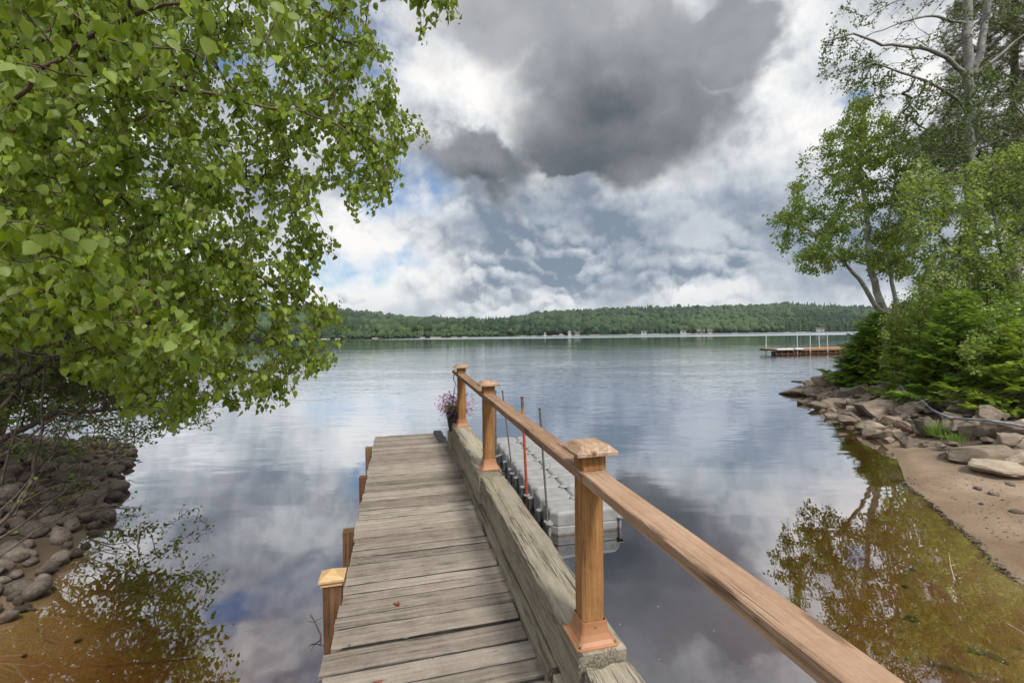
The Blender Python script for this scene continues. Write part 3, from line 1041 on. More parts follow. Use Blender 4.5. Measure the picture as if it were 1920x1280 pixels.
# tree templates for the wood: ragged conifer spires and lumpy broadleaf crowns
def conifer_t(k=6, tiers=3, seed=0):
    r_ = np.random.default_rng(seed)
    V = []; F = []
    for ti in range(tiers):
        z0 = 0.12 + 0.26 * ti; z1 = z0 + 0.44 if ti < tiers - 1 else 1.0
        rr = 0.20 * (1 - 0.26 * ti)
        b = len(V)
        for j in range(k):
            a = 2 * math.pi * (j + 0.3 * ti) / k
            q = rr * r_.uniform(0.65, 1.2)
            V.append((q * math.cos(a), q * math.sin(a), z0 + r_.uniform(-.04, .04)))
        V.append((0, 0, z1))
        F += [(b + j, b + (j + 1) % k, b + k) for j in range(k)]
    return np.array(V), np.array(F)


def broad_t(seed=0):
    r_ = np.random.default_rng(seed)
    bm = bmesh.new()
    bmesh.ops.create_icosphere(bm, subdivisions=2, radius=1)
    V = np.array([v.co for v in bm.verts]); F = np.array([[v.index for v in f.verts] for f in bm.faces])
    bm.free()
    q = 1 + r_.uniform(-0.28, 0.28, len(V))
    V = V * q[:, None] * np.array([0.30, 0.30, 0.42]) + np.array([0, 0, 0.56])
    return V, F


con = [conifer_t(6, 3, s_) for s_ in range(4)]
bro = [broad_t(s_) for s_ in range(5)]
VV = []; FF = []; TT = []; nb = 0
NTREE = 24000
for q in range(NTREE):
    u = RNG.uniform(38, len(upx) - 42) if q % 8 else RNG.uniform(0, len(upx) - 2)
    sel = RNG.uniform()
    if sel < 0.26:
        t = RNG.uniform(0.25, 2.6)
    else:
        t = RNG.uniform() ** 0.85 * (NT_ - 0.5)
    p = hill_point(u, t)
    px = np.interp(u, np.arange(len(upx)), upx)
    dist_ = np.linalg.norm(p[:2])
    piny = math.sin(px * 0.021 + 1) + 0.6 * math.sin(p[1] * 0.006 + px * .01) + RNG.normal(0, 0.8)
    if t < 2.6: piny += 0.6
    H = RNG.uniform(7, 15) * (1.0 + 0.25 * (t > 10)) * (1 + .5 * (RNG.uniform() < .08))
    if t > 3: H *= 1.0
    if 640 < px < 930 and t < 1.2:
        H *= 0.45; piny = -1
    if piny > 0.35:
        TV, TF = con[q % 4]; sx = H * RNG.uniform(0.8, 1.25); tint = RNG.uniform(0.0, 0.40)
    else:
        TV, TF = bro[q % 5]; sx = H * RNG.uniform(0.8, 1.3); H *= 0.85; tint = RNG.uniform(0.30, 0.9)
    # lighter and darker stands: sun patches and cloud shadow painted into the tint
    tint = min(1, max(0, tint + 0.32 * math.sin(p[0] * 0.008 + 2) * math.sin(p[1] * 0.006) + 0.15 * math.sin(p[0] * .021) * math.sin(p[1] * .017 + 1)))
    a = RNG.uniform(0, 6.28)
    ca, sa = math.cos(a), math.sin(a)
    v = TV * np.array([sx, sx, H])
    v = np.column_stack([v[:, 0] * ca - v[:, 1] * sa, v[:, 0] * sa + v[:, 1] * ca, v[:, 2]]) + p - np.array([0, 0, 0.4])
    VV.append(v); FF.append(TF + nb); nb += len(v)
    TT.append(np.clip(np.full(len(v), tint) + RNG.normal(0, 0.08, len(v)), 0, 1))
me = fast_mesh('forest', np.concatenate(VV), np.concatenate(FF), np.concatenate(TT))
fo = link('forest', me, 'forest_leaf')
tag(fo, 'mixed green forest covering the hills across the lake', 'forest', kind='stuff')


# ------------------------------------------------------------------ far shore cottages and boat
def shore_frame(px, back=0.0):
    D = np.interp(px, *zip(*SHORE)) + back - 9
    hd = dir_at(px, horizon_y(px))
    p = np.array([hd[0] * D, hd[1] * D, 0.9])
    f_ = -np.array([hd[0], hd[1], 0]); r_ = np.array([-f_[1], f_[0], 0])
    return p, f_, r_


def gable(mb, p, f_, r_, w_, d_, h_, rise, mb_roof, face_gable=True):
    U = np.array([0, 0, 1.0])
    def P(a, b, c): return p + r_ * a + f_ * b + U * c
    a, b = w_ / 2, d_ / 2
    if face_gable:
        mb.add([P(-a, -b, -1), P(a, -b, -1), P(a, b, -1), P(-a, b, -1), P(-a, -b, h_), P(a, -b, h_), P(a, b, h_), P(-a, b, h_), P(0, -b, h_ + rise), P(0, b, h_ + rise)],
               [(0, 1, 5, 8, 4), (1, 2, 6, 5), (2, 3, 7, 9, 6), (3, 0, 4, 7)])
        o = 0.5; k = rise / a
        for sg in (-1, 1):
            q = [P(0, b + o, h_ + rise + .1), P(sg * (a + o), b + o, h_ - o * k + .1), P(sg * (a + o), -b - o, h_ - o * k + .1), P(0, -b - o, h_ + rise + .1)]
            q2 = [v + U * 0.25 for v in q]
            mb_roof.add(q + q2, [(0, 1, 2, 3), (7, 6, 5, 4), (0, 4, 5, 1), (1, 5, 6, 2), (2, 6, 7, 3), (3, 7, 4, 0)])
    else:
        mb.add([P(-a, -b, -1), P(a, -b, -1), P(a, b, -1), P(-a, b, -1), P(-a, -b, h_), P(a, -b, h_), P(a, b, h_), P(-a, b, h_), P(-a, 0, h_ + rise), P(a, 0, h_ + rise)],
               [(0, 1, 5, 4), (1, 2, 6, 9, 5), (2, 3, 7, 6), (3, 0, 4, 8, 7)])
        o = 0.5; k = rise / b
        for sg in (-1, 1):
            q = [P(-a - o, 0, h_ + rise + .1), P(a + o, 0, h_ + rise + .1), P(a + o, sg * (b + o), h_ - o * k + .1), P(-a - o, sg * (b + o), h_ - o * k + .1)]
            q2 = [v + U * 0.25 for v in q]
            mb_roof.add(q + q2, [(0, 1, 2, 3), (7, 6, 5, 4), (0, 4, 5, 1), (1, 5, 6, 2), (2, 6, 7, 3), (3, 7, 4, 0)])


def cottage(px, w_, h_, rise, wall, label, gab=True, wings=(), nwin=3, z=1.0):
    p, f_, r_ = shore_frame(px)
    p[2] = z
    w_ *= .78; h_ *= .78; rise *= .8; wings = [(a_ * .78, b_ * .78, c_ * .78, d_ * .8, g_) for a_, b_, c_, d_, g_ in wings]
    e = empty('cottage', p); tag(e, label, 'cottage', 'cottages along the far shore')
    mw = MB(); mr = MB()
    gable(mw, p, f_, r_, w_, 7, h_, rise, mr, gab)
    for dx, ww, hh, rs, g_ in wings:
        gable(mw, p + r_ * dx + f_ * 0.7, f_, r_, ww, 6.5, hh, rs, mr, g_)
    mw.build('wall', wall, e); mr.build('roof', 'dark_roof', e)
    U = np.array([0, 0, 1.0])
    for i in range(nwin):
        dx = (i - (nwin - 1) / 2) * w_ / nwin
        c = p + r_ * dx + f_ * 3.53 + U * (h_ * 0.5)
        m_ = MB()
        m_.loft(c - r_ * 0.65, r_, f_, U, 1.3, 0.06, 1.3, 0.01, 1)
        m_.build('window', 'window_glass', e)


cottage(1068, 5.0, 5.2, 1.6, 'white_siding', 'narrow tall white cottage on the far shore near the white boat', True, (), 2)
cottage(1082, 8, 2.6, 1.5, 'tan_siding', 'low tan cottage just right of the narrow white one across the lake', False, (), 3)
cottage(1022, 3.2, 3.0, 1.8, 'white_siding', 'tiny white shed at the left end of the far cottages', True, (), 1)
cottage(1207, 9, 2.8, 1.8, 'white_siding', 'white cottage with two small gables half hidden by far trees', False, ((-3, 3, 2.8, 1.8, True), (3, 3, 2.8, 1.8, True)), 4)
cottage(1281, 9.5, 3.2, 1.8, 'white_siding', 'bright white cottage with two wings at the middle of the far shore', False, ((-3, 4, 3.2, 2.2, True), (3.6, 3, 3, 2.0, True)), 4, 0.8)
cottage(1314, 13, 2.6, 3.6, 'brown_siding', 'large brown roofed cottage with a pale pointed gable across the lake', False, ((2, 6.5, 2.8, 4.8, True),), 4)
cottage(1331, 8, 3.4, 2.0, 'tan_siding', 'tan cottage standing right of the pointed gable cottage', False, (), 3)
cottage(1538, 13, 3.4, 2.0, 'white_siding', 'long white house with three gables behind the swim platform', False, ((-4.5, 3.4, 3.4, 2.6, True), (0, 3.4, 3.5, 2.8, True), (4.5, 3.4, 3.4, 2.6, True)), 5, 1.8)
# white motor boat drawn up at the far shore
p, f_, r_ = shore_frame(1052); p = p + f_ * 8; p[2] = 0.1
e = empty('motor_boat', p); tag(e, 'small white cabin boat moored before the far cottages', 'boat')
hb = MB(); U = np.array([0, 0, 1.0])
def P_(a, b, c): return p + r_ * a + f_ * b + U * c
hb.add([P_(-3, -.8, 0), P_(2, -.8, 0), P_(3.6, 0, .3), P_(2, .8, 0), P_(-3, .8, 0), P_(-3.1, -1.1, 1), P_(2.2, -1.1, 1.1), P_(4.2, 0, 1.3), P_(2.2, 1.1, 1.1), P_(-3.1, 1.1, 1)],
       [(4, 3, 2, 1, 0), (5, 6, 7, 8, 9), (0, 1, 6, 5), (1, 2, 7, 6), (2, 3, 8, 7), (3, 4, 9, 8), (4, 0, 5, 9)])
hb.build('hull', 'white_plastic', e)
hb = MB(); hb.loft(P_(-1.6, 0, 1.6), r_, f_, U, 3.0, 1.7, 1.1, 0.15, 2); hb.build('cabin', 'white_plastic', e)
hb = MB(); hb.loft(P_(-1.2, 0.88, 1.75), r_, f_, U, 2.2, 0.06, 0.5, 0.01, 1); hb.build('window', 'window_glass', e)

# far birches: single white trunks that stand out of the wood
far_birches = [(753, 13), (757, 11), (785, 15), (789, 14), (792, 12), (848, 13), (851, 11)]
proto_crown = None
for px, H in far_birches:
    H *= 0.62
    D = np.interp(px, *zip(*SHORE)) + 6
    hd = dir_at(px, horizon_y(px))
    b = np.array([hd[0] * D, hd[1] * D, 0.8])
    e = empty('far_birch', b); tag(e, 'slender white trunked birch at the edge of the wood across the lake', 'tree', 'far birches at the wood edge')
    m_ = MB(); m_.tube([b, b + (0.2, 0, H * .5), b + (RNG.uniform(-.6, .6), 0, H)], [0.26, 0.22, 0.12], 6); m_.build('trunk', 'poplar_bark', e)
    k = 90
    ps = norm(RNG.normal(0, 1, (k, 3))) * RNG.uniform(0.5, 1, (k, 1)) * np.array([1.6, 1.6, 2.2]) + np.array([0, 0, H + .5])
    V, F, t = scatter(SLEAFV, SLEAFF, ps, RNG.normal(0, 1, (k, 3)), RNG.normal(0, 1, (k, 3)), np.full(k, .9), RNG.uniform(.2, .9, k))
    link('crown', fast_mesh('crown', V, F, t), 'birch_leaf_far', e)

# ------------------------------------------------------------------ the dock frame
DD = norm(ray(746, 612))
SS = norm(np.cross(DD, np.array([0, 0, 1.0])))
NN = np.cross(SS, DD)


def F3(a, b, c):
    """a to the right, b along the dock, c below the eye"""
    return CAM + SS * a + DD * b - NN * c


def inv(px, py, c):
    d = ray(px, py)
    k = -c / (d @ NN)
    q = d * k
    return q @ SS, q @ DD


DECK = 1.45
aL = (inv(610, 1280, DECK)[0] + inv(703, 815, DECK)[0]) / 2
aR = (inv(1025, 1280, DECK)[0] + inv(835, 815, DECK)[0]) / 2
bEnd = inv(770, 815, DECK)[1]
print('deck', aL, aR, bEnd)
dock = empty('boardwalk_dock', F3(aL, 0, 2.6))
tag(dock, 'long narrow weathered grey plank dock running out over the water', 'dock')
mb = MB()
# far part, boards laid on the joists; the seam where the near part starts lower
seam = inv(622, 1216, DECK)[1]
b = seam
while b < bEnd - 0.05:
    wd = random.choice([0.088, 0.092, 0.138, 0.112])
    j = RNG.normal(0, 0.006)
    sk = RNG.normal(0, 0.004)
    d_ = norm(SS + DD * sk)
    rr = RNG.normal(0, 0.008)
    mb.loft(F3(aL + j, b + wd / 2, DECK + 0.018 + RNG.normal(0, .0026)), d_, DD, NN, aR - aL + rr - j, wd - 0.013, 0.036, 0.008, 8, 0.0011)
    b += wd
b = seam + 0.003
while b > -2.5:
    wd = random.choice([0.075, 0.075, 0.138, 0.120])
    b -= wd
    j = RNG.normal(0, 0.005)
    mb.loft(F3(aL - 0.015 + j, b + wd / 2, DECK + 0.036 + RNG.normal(0, .0018)), norm(SS + DD * RNG.normal(0, .003)), DD, NN, aR - aL + 0.02 + RNG.normal(0, .008), wd - 0.012, 0.036, 0.008, 8, 0.0011)
mb.build('decking', 'deck_wood', dock)
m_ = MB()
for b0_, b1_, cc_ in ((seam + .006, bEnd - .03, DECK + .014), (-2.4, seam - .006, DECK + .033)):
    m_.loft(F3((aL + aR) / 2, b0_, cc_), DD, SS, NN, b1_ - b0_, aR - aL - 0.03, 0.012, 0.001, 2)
m_.build('gap_shade', 'black_rubber', dock)  # black sheet added below the boards, standing in for shade in the gaps
# nail heads
nh = MB()
b = -1.0
for i in range(150):
    bb = RNG.uniform(1.2, bEnd); a_ = random.choice([aL + 0.07, (aL + aR) / 2, aR - 0.07]) + RNG.normal(0, .008)
    cc = DECK - 0.0005 if bb > seam else DECK + 0.0175
    nh.tube([F3(a_, bb, cc + .004), F3(a_, bb, cc - .001)], 0.0038, 6)
nh.build('nails', 'steel', dock)
for a_ in (aL + 0.06, (aL + aR) / 2, aR - 0.05):
    m_ = MB(); m_.loft(F3(a_, -2.5, DECK + 0.037 + 0.09 + .02), DD, SS, NN, bEnd + 2.45, 0.04, 0.18, 0.004, 10, 0.001); m_.build('joist', 'pile_wood', dock)
# a ledger strip between deck and timber, seen at two joints
for bb in (inv(985, 1160, DECK)[1], inv(1012, 1235, DECK)[1]):
    m_ = MB(); m_.loft(F3(aR + 0.025, bb - 0.10, DECK + 0.03), DD, SS, NN, 0.30, 0.035, 0.05, 0.004, 2, 0.001); m_.build('cleat', 'deck_wood', dock)


def pile(px, ptop, cap=None, wd=0.09):
    a_, b_ = None, None
    top_c = DECK + 0.02 if not cap else DECK - 0.115
    a_, b_ = inv(px, ptop, top_c)
    top = F3(a_, b_, top_c)
    gz = gh(top[0], top[1]) - 0.3
    U = np.array([0, 0, 1.0]); s2 = norm(np.array([SS[0], SS[1], 0])); d2 = norm(np.array([DD[0], DD[1], 0]))
    m_ = MB(); m_.loft((top[0], top[1], gz), U, s2, d2, top[2] - gz, wd, wd, 0.005, 8, 0.0012)
    o = m_.build('pile', 'pile_wood', dock)
    if cap:
        o['label'] = 'square dock post with a new pale pyramid cap'
        m_ = MB()
        def Q(a, b, c): return top + s2 * a + d2 * b + U * c
        q = 0.057
        for (h0, h1, qa, qb) in ((-0.012, 0.012, q * .93, q * .93), (0.012, 0.022, q * 1.12, q * 1.12)):
            V = [Q(sx_ * qa, sy_ * qa, h0) for sx_, sy_ in ((-1, -1), (1, -1), (1, 1), (-1, 1))] + [Q(sx_ * qb, sy_ * qb, h1) for sx_, sy_ in ((-1, -1), (1, -1), (1, 1), (-1, 1))]
            m_.add(V, [(3, 2, 1, 0), (4, 5, 6, 7), (0, 1, 5, 4), (1, 2, 6, 5), (2, 3, 7, 6), (3, 0, 4, 7)], 0.6)
        V = [Q(sx_ * q * 1.12, sy_ * q * 1.12, 0.022) for sx_, sy_ in ((-1, -1), (1, -1), (1, 1), (-1, 1))] + [Q(0, 0, 0.058)]
        m_.add(V, [(0, 1, 4), (1, 2, 4), (2, 3, 4), (3, 0, 4), (3, 2, 1, 0)], 0.7)
        c_ = m_.build('post_cap', 'new_cap_wood', dock)
        c_.parent = o; c_.location = tuple(np.array(dock.location) * 0)
    return o


pile(624, 1085, True)
pile(655, 993, wd=0.085)
pile(682, 893, wd=0.085)
pile(692, 838, wd=0.085)
for a_, px_ in ((aR - 0.07, 0), (aL + .1, 0)):
    top = F3(a_, bEnd - 0.15, DECK + 0.06)
    m_ = MB(); m_.loft((top[0], top[1], gh(top[0], top[1]) - .3), (0, 0, 1), (1, 0, 0), (0, 1, 0), top[2] - gh(top[0], top[1]) + .3, .09, .09, .005, 6, .001)
    m_.build('pile', 'pile_wood', dock)

# ------------------------------------------------------------------ timber wall beside the dock
BT = 1.19
tb = empty('timber_wall', F3(0.75, 1.7, 2.6))
tag(tb, 'low wall of squared cracked grey green timbers along the right side of the dock', 'timber wall')
aB0 = (inv(902, 897, BT)[0] + inv(1084, 1220, BT)[0]) / 2
aB1 = (inv(948, 890, BT)[0] + inv(1169, 1212, BT)[0]) / 2
aP = (aB0 + aB1) / 2 - 0.012
bW = aB1 - aB0
bP1 = inv(1104, 1190, BT)[1]; bP2 = inv(914, 882, BT - .02)[1]; bP3 = inv(865, 797, BT - .05)[1]
print('beam', aB0, aB1, 'posts', bP1, bP2, bP3)
bj1 = bP1 - 0.095; bj2 = bP2 - 0.085
H1 = 0.215


def timber(name, a, b0, b1, ctop, wd, ht, jit=0.003, rnd=0.03, mat_='timber_wood'):
    m_ = MB()
    m_.loft(F3(a, b0, ctop + ht / 2), DD, SS, NN, b1 - b0, wd, ht, 0.012, max(4, int((b1 - b0) / 0.12)), jit, None, rnd)
    return m_.build(name, mat_, tb, smooth=False)


timber('timber', (aB0 + aB1) / 2, bj1 + 0.004, bj2 - 0.006, BT, bW, H1)
timber('timber', (aB0 + aB1) / 2 - 0.018, bj2 + 0.004, bP3 + 0.16, BT - 0.045, bW + 0.0, H1 + 0.05, 0.004)
timber('timber', (aB0 + aB1) / 2 + 0.004, -2.2, bj1 - 0.02, BT + 0.035, bW - 0.01, H1 - .02, 0.0055, 0.07)
timber('timber', (aB0 + aB1) / 2 - 0.03, bj1 + 0.25, bP3 + 0.02, BT + H1 + 0.006, bW + 0.02, 0.23)
timber('timber', (aB0 + aB1) / 2 - 0.02, -2.2, bj1 + 0.235, BT + H1 + 0.02, bW + 0.01, 0.23)
timber('timber', (aB0 + aB1) / 2 - 0.05, bP3 + 0.03, bP3 + 0.36, BT + 0.075, bW - 0.0, 0.36)
for k_ in range(2, 6):
    timber('timber', (aB0 + aB1) / 2 - 0.03 + RNG.normal(0, .008), -2.2, bP3 + 0.30, BT + H1 + 0.01 + 0.236 * (k_ - 1), bW + 0.015, 0.23)

# ------------------------------------------------------------------ handrail
RT = 0.54
rl = empty('handrail', F3(aP, bP1, BT))
tag(rl, 'brown wooden handrail on three capped posts with copper coloured skirts', 'handrail')
aRa = inv(1400, 1077, RT)[0]; aRb = inv(1400, 1136, RT)[0]; aRc = inv(900, 745, RT)[0]; aRd = inv(1680, 1280, RT)[0]; aRe = inv(1069, 876, RT)[0]
print('rail', aRa, aRb, aRc, aRd, aRe)
aRail = aP - 0.008
rw = 0.092
m_ = MB(); m_.loft(F3(aRail, -1.8, RT + 0.019), DD, SS, NN, bP1 - 0.052 + 1.8, rw, 0.038, 0.004, 30, 0.0008, 0.75); o = m_.build('rail', 'rail_wood', rl)
m_ = MB(); m_.loft(F3(aRail, bP1 - 0.049, RT + 0.019), DD, SS, NN, bP2 - bP1 + 0.03, rw, 0.038, 0.004, 14, 0.0008, 0.25); m_.build('rail', 'rail_wood', rl)
m_ = MB(); m_.loft(F3(aRail, bP2 - 0.016, RT + 0.019), DD, SS, NN, bP3 - bP2 + 0.46, rw, 0.038, 0.004, 12, 0.0008, 0.1); m_.build('rail', 'rail_wood', rl)
s2 = norm(np.array([SS[0], SS[1], 0])); d2 = norm(np.array([DD[0], DD[1], 0])); UP = np.array([0, 0, 1.0])
for bP, dc, lab in ((bP1, 0.0, 'nearest and largest post with a cracked cap'), (bP2, -0.045, None), (bP3, -0.045, None)):
    base = F3(aP, bP, BT + dc)
    topc = F3(aP, bP, RT + 0.038)
    m_ = MB(); m_.loft(base, UP, s2, d2, topc[2] - base[2], 0.088, 0.088, 0.012, 6, 0.0006, 0.5)
    po = m_.build('post', 'post_wood', rl)
    if lab: po['label'] = lab
    # block above the rail
    t0 = F3(aP, bP, RT)
    m_ = MB(); m_.loft(t0, UP, s2, d2, 0.062, 0.092, 0.092, 0.004, 2, 0.0004, 0.4)
    c_ = m_.build('post_top', 'post_wood', rl); c_.parent = po
    # flat cap with sloping sides
    m_ = MB()
    def Q(a, b_, c): return t0 + s2 * a + d2 * b_ + UP * c
    lv_ = [(0.052, 0.058), (0.079, 0.062), (0.080, 0.074), (0.050, 0.100), (0.046, 0.101)]
    V = []
    for q, z_ in lv_:
        V += [Q(sx_ * q, sy_ * q, z_) for sx_, sy_ in ((-1, -1), (1, -1), (1, 1), (-1, 1))]
    Fc = [(3, 2, 1, 0)]
    for i in range(len(lv_) - 1):
        Fc += [(i * 4 + j, i * 4 + (j + 1) % 4, i * 4 + 4 + (j + 1) % 4, i * 4 + 4 + j) for j in range(4)]
    Fc.append(tuple(len(V) - 4 + j for j in range(4)))
    wc_ = (np.array(V) - t0) @ np.column_stack([d2, s2, UP]) + RNG.uniform(0, 9, 3)
    m_.add(V, Fc, RNG.uniform(.3, .8), wc_)
    c_ = m_.build('post_cap', 'cap_wood', rl); c_.parent = po
    # copper skirt: a flared square collar
    m_ = MB()
    lv_ = [(0.083, -0.001), (0.083, 0.004), (0.074, 0.008), (0.064, 0.018), (0.055, 0.038), (0.050, 0.064), (0.0485, 0.080), (0.046, 0.081)]
    V = []; K = 8
    for i, (q, z_) in enumerate(lv_):
        c0 = q * 0.12
        ring = [(-q + c0, -q), (q - c0, -q), (q, -q + c0), (q, q - c0), (q - c0, q), (-q + c0, q), (-q, q - c0), (-q, -q + c0)]
        V += [base + s2 * a + d2 * b_ + NN * z_ for a, b_ in ring]
    Fc = []
    for i in range(len(lv_) - 1):
        Fc += [(i * K + j, i * K + (j + 1) % K, i * K + K + (j + 1) % K, i * K + K + j) for j in range(K)]
    m_.add(V, Fc, 0.5)
    c_ = m_.build('post_skirt', 'copper_paint', rl); c_.parent = po
    # screws in the skirt
    m_ = MB()
    for sg in (-1, 1):
        for s_a in (-1, 1):
            q0 = base + s2 * sg * 0.070 + d2 * s_a * 0.070 + NN * 0.010
            m_.lathe([(0.001, 0.0025), (0.0045, 0.002), (0.0055, -0.002)][::-1], 8, q0)
    q0 = base - d2 * 0.0500 + NN * 0.062
    m_.tube([q0, q0 - d2 * 0.003], 0.004, 8)
    q0 = t0 - d2 * 0.046 + UP * 0.030
    m_.tube([q0 + d2 * .002, q0 - d2 * 0.0015], 0.0065, 8)
    c_ = m_.build('screw', 'steel', rl); c_.parent = po

# black rubber strip at the dock's end
m_ = MB()
q0 = inv(824, 818, DECK - 0.02); q1 = inv(838, 850, DECK)
A_ = F3(q0[0], bEnd + 0.02, DECK - 0.02); B_ = F3(q1[0] + .02, bEnd - 0.75, DECK + 0.03)
m_.loft(A_, norm(B_ - A_), norm(np.cross(norm(B_ - A_), NN)), norm(np.cross(norm(np.cross(norm(B_ - A_), NN)), norm(B_ - A_))), np.linalg.norm(B_ - A_), 0.10, 0.03, 0.006, 6, 0.003)
o = m_.build('rubber_strip', 'black_rubber'); tag(o, 'black rubber strip in the gap between dock end and timber', 'rubber strip')
for i, (px, py) in enumerate(((742, 1137), (704, 1276))):
    a_, b_ = inv(px, py, DECK)
    c = F3(a_, b_, DECK - 0.006 if b_ > seam else DECK + 0.013)
    k = 5
    V, F, t = scatter(LEAFV, LEAFF, c + RNG.normal(0, .004, (k, 3)) * (1, 1, .4), RNG.normal(0, 1, (k, 3)) * (1, 1, .2), RNG.normal(0, 1, (k, 3)), np.full(k, .028), RNG.uniform(.2, .9, k))
    o = link('fallen_leaf', fast_mesh('fallen_leaf', V, F, t), 'red_leaf')
    tag(o, ['tiny curled red brown leaf on the dock boards by the capped post', 'red brown leaf crumpled on the nearest dock board'][i], 'leaf')

# ------------------------------------------------------------------ flower basket
hk = F3(aP - 0.03, bP3 + 0.32, RT + 0.05)
pb = at_y(846, 800, hk[1])
fx, fy, fz = hk[0] - 0.0, hk[1], pb[2]
e = empty('hanging_flower_pot', (hk[0], hk[1], fz)); tag(e, 'dark hanging pot with small purple flowers at the far end of the handrail', 'flower pot')
c0 = np.array([hk[0], hk[1], fz])
zt = at_y(846, 778, hk[1])[2]; ph = zt - fz + 0.05
m_ = MB(); m_.lathe([(0.07, -0.06), (0.085, -0.05), (0.125, ph), (0.135, ph), (0.135, ph + .015), (0.118, ph + .015), (0.11, ph - 0.02)], 20, c0); m_.build('pot', 'pot_plastic', e, smooth=True)
m_ = MB()
for k_ in range(3):
    an = k_ * 2.09
    m_.tube([c0 + (0.125 * math.cos(an), 0.125 * math.sin(an), ph), hk - (0, 0, 0.10)], 0.0025, 5)
hp = [hk + np.array((-0.012 * math.sin(t * 3.1) * 2.0, 0, -0.10 + 0.12 * t)) for t in np.linspace(0, 1, 9)]
m_.tube(hp, 0.006, 6)
m_.build('hook', 'steel', e)
k = 1100
ps = norm(RNG.normal(0, 1, (k, 3))) * RNG.uniform(0.35, 1, (k, 1)) * np.array([0.26, 0.24, 0.17]) + c0 + (0.0, 0, ph + 0.10)
low = RNG.uniform(size=k) < 0.25
ps[low, 2] -= 0.14
ps = ps[ps[:, 2] > fz + ph - 0.10]
st = MB()
for p in ps[::9]:
    st.tube([c0 + (0, 0, ph), (c0 + p) / 2 + (0, 0, ph * .5 + 0.04), p], 0.0016, 3)
st.build('stems', 'shrub_leaf', e)
fl = ps[: int(len(ps) * 0.75)]
k = len(fl)
FV = np.array([(0, 0, 0), (-.4, .5, .1), (0, 1, 0), (.4, .5, .1), (-.5, -.4, .1), (0, -1, 0), (.5, -.4, .1)]); FF_ = np.array([(0, 3, 2), (0, 2, 1), (0, 4, 5), (0, 5, 6)])
V, F, t = scatter(FV, FF_, fl - np.array(e.location), RNG.normal(0, 1, (k, 3)), RNG.normal(0, 1, (k, 3)), RNG.uniform(.011, .019, k), RNG.uniform(0, 1, k))
link('flowers', fast_mesh('flowers', V, F, t), 'petal_purple', e)
gl_ = norm(RNG.normal(0, 1, (420, 3))) * RNG.uniform(0, 1, (420, 1)) * np.array([0.16, 0.16, 0.09]) + (0, 0, ph + 0.03)
V, F, t = scatter(SLEAFV, SLEAFF, gl_, RNG.normal(0, 1, (420, 3)), RNG.normal(0, 1, (420, 3)), RNG.uniform(.02, .035, 420), RNG.uniform(0, 1, 420))
link('foliage', fast_mesh('foliage', V, F, t), 'shrub_leaf', e)
yl = norm(RNG.normal(0, 1, (40, 3))) * np.array([0.12, 0.12, 0.05]) + (0, -.03, ph + 0.03)
V, F, t = scatter(FV, FF_, yl, RNG.normal(0, 1, (40, 3)), RNG.normal(0, 1, (40, 3)), np.full(40, .014), RNG.uniform(0, 1, 40))
link('yellow_flowers', fast_mesh('yellow_flowers', V, F, t), 'petal_yellow', e)

# ------------------------------------------------------------------ floating dock of plastic cubes
ZT = 0.31
n0 = at_z(1034, 962, ZT); n1 = at_z(1166, 962, ZT); fr0 = at_z(928, 824, ZT)
fd = norm(np.array([fr0[0] - n0[0], fr0[1] - n0[1], 0])); fs = np.array([fd[1], -fd[0], 0])
LEN = np.linalg.norm((fr0 - n0)[:2]); WID = abs((n1 - n0) @ fs)
print('float', LEN, WID)
CS = 0.5
rows = int(round(LEN / CS)); cols = 2
fo_ = empty('floating_dock', (n0[0], n0[1], 0)); tag(fo_, 'floating dock of pale grey plastic cubes moored beside the timber wall', 'floating dock')
m_ = MB()
ch = 0.085; q = CS / 2 - 0.004
def ring(q, ch): return [(-q + ch, -q), (q - ch, -q), (q, -q + ch), (q, q - ch), (q - ch, q), (-q + ch, q), (-q, q - ch), (-q, -q + ch)]
lv_ = [(q - 0.03, -0.09, ch), (q - .004, -0.06, ch), (q, 0.08, ch), (q, 0.105, ch), (q - 0.006, 0.115, ch), (q - .006, 0.125, ch), (q, 0.135, ch), (q, 0.262, ch), (q - 0.006, 0.285, ch), (q - 0.022, 0.303, ch), (q - 0.04, 0.31, ch * .95)]
V = []
for a, z_, c_ in lv_:
    V += [(x_, y_, z_) for x_, y_ in ring(a, c_)]
Fc = [tuple(range(8))[::-1]]
for i in range(len(lv_) - 1):
    Fc += [(i * 8 + j, i * 8 + (j + 1) % 8, i * 8 + 8 + (j + 1) % 8, i * 8 + 8 + j) for j in range(8)]
Fc.append(tuple(len(V) - 8 + j for j in range(8)))
m_.add(V, Fc, 0.5)
cube_me = m_.mesh('float_cube', False)
cube_me.materials.append(MATS['float_plastic'])
ang = math.atan2(fd[1], fd[0]) - math.pi / 2
for i in range(rows):
    for j in range(cols):
        c = fs * (CS * (j + .5)) + fd * (CS * (i + .5))
        o = bpy.data.objects.new('float_cube', cube_me); COL.objects.link(o); o.parent = fo_
        o.location = (c[0], c[1], 0.0 + RNG.normal(0, .003)); o.rotation_euler = (0, 0, ang + math.pi / 2 * random.randrange(4))
m_ = MB()
m_.lathe([(0.03, 0.262), (0.068, 0.268), (0.074, 0.276), (0.070, 0.285), (0.015, 0.290)], 16); pin_me = m_.mesh('pin', True)
pin_me.materials.append(MATS['float_plastic'])
m_ = MB()
m_.lathe([(0.020, -0.05), (0.022, 0.10), (0.022, 0.155)], 12)
m_.lathe([(0.030, 0.156), (0.050, 0.156), (0.052, 0.163), (0.050, 0.172), (0.033, 0.174)], 14)
stub_me = m_.mesh('coupling_stub', False); stub_me.materials.append(MATS['float_plastic'])
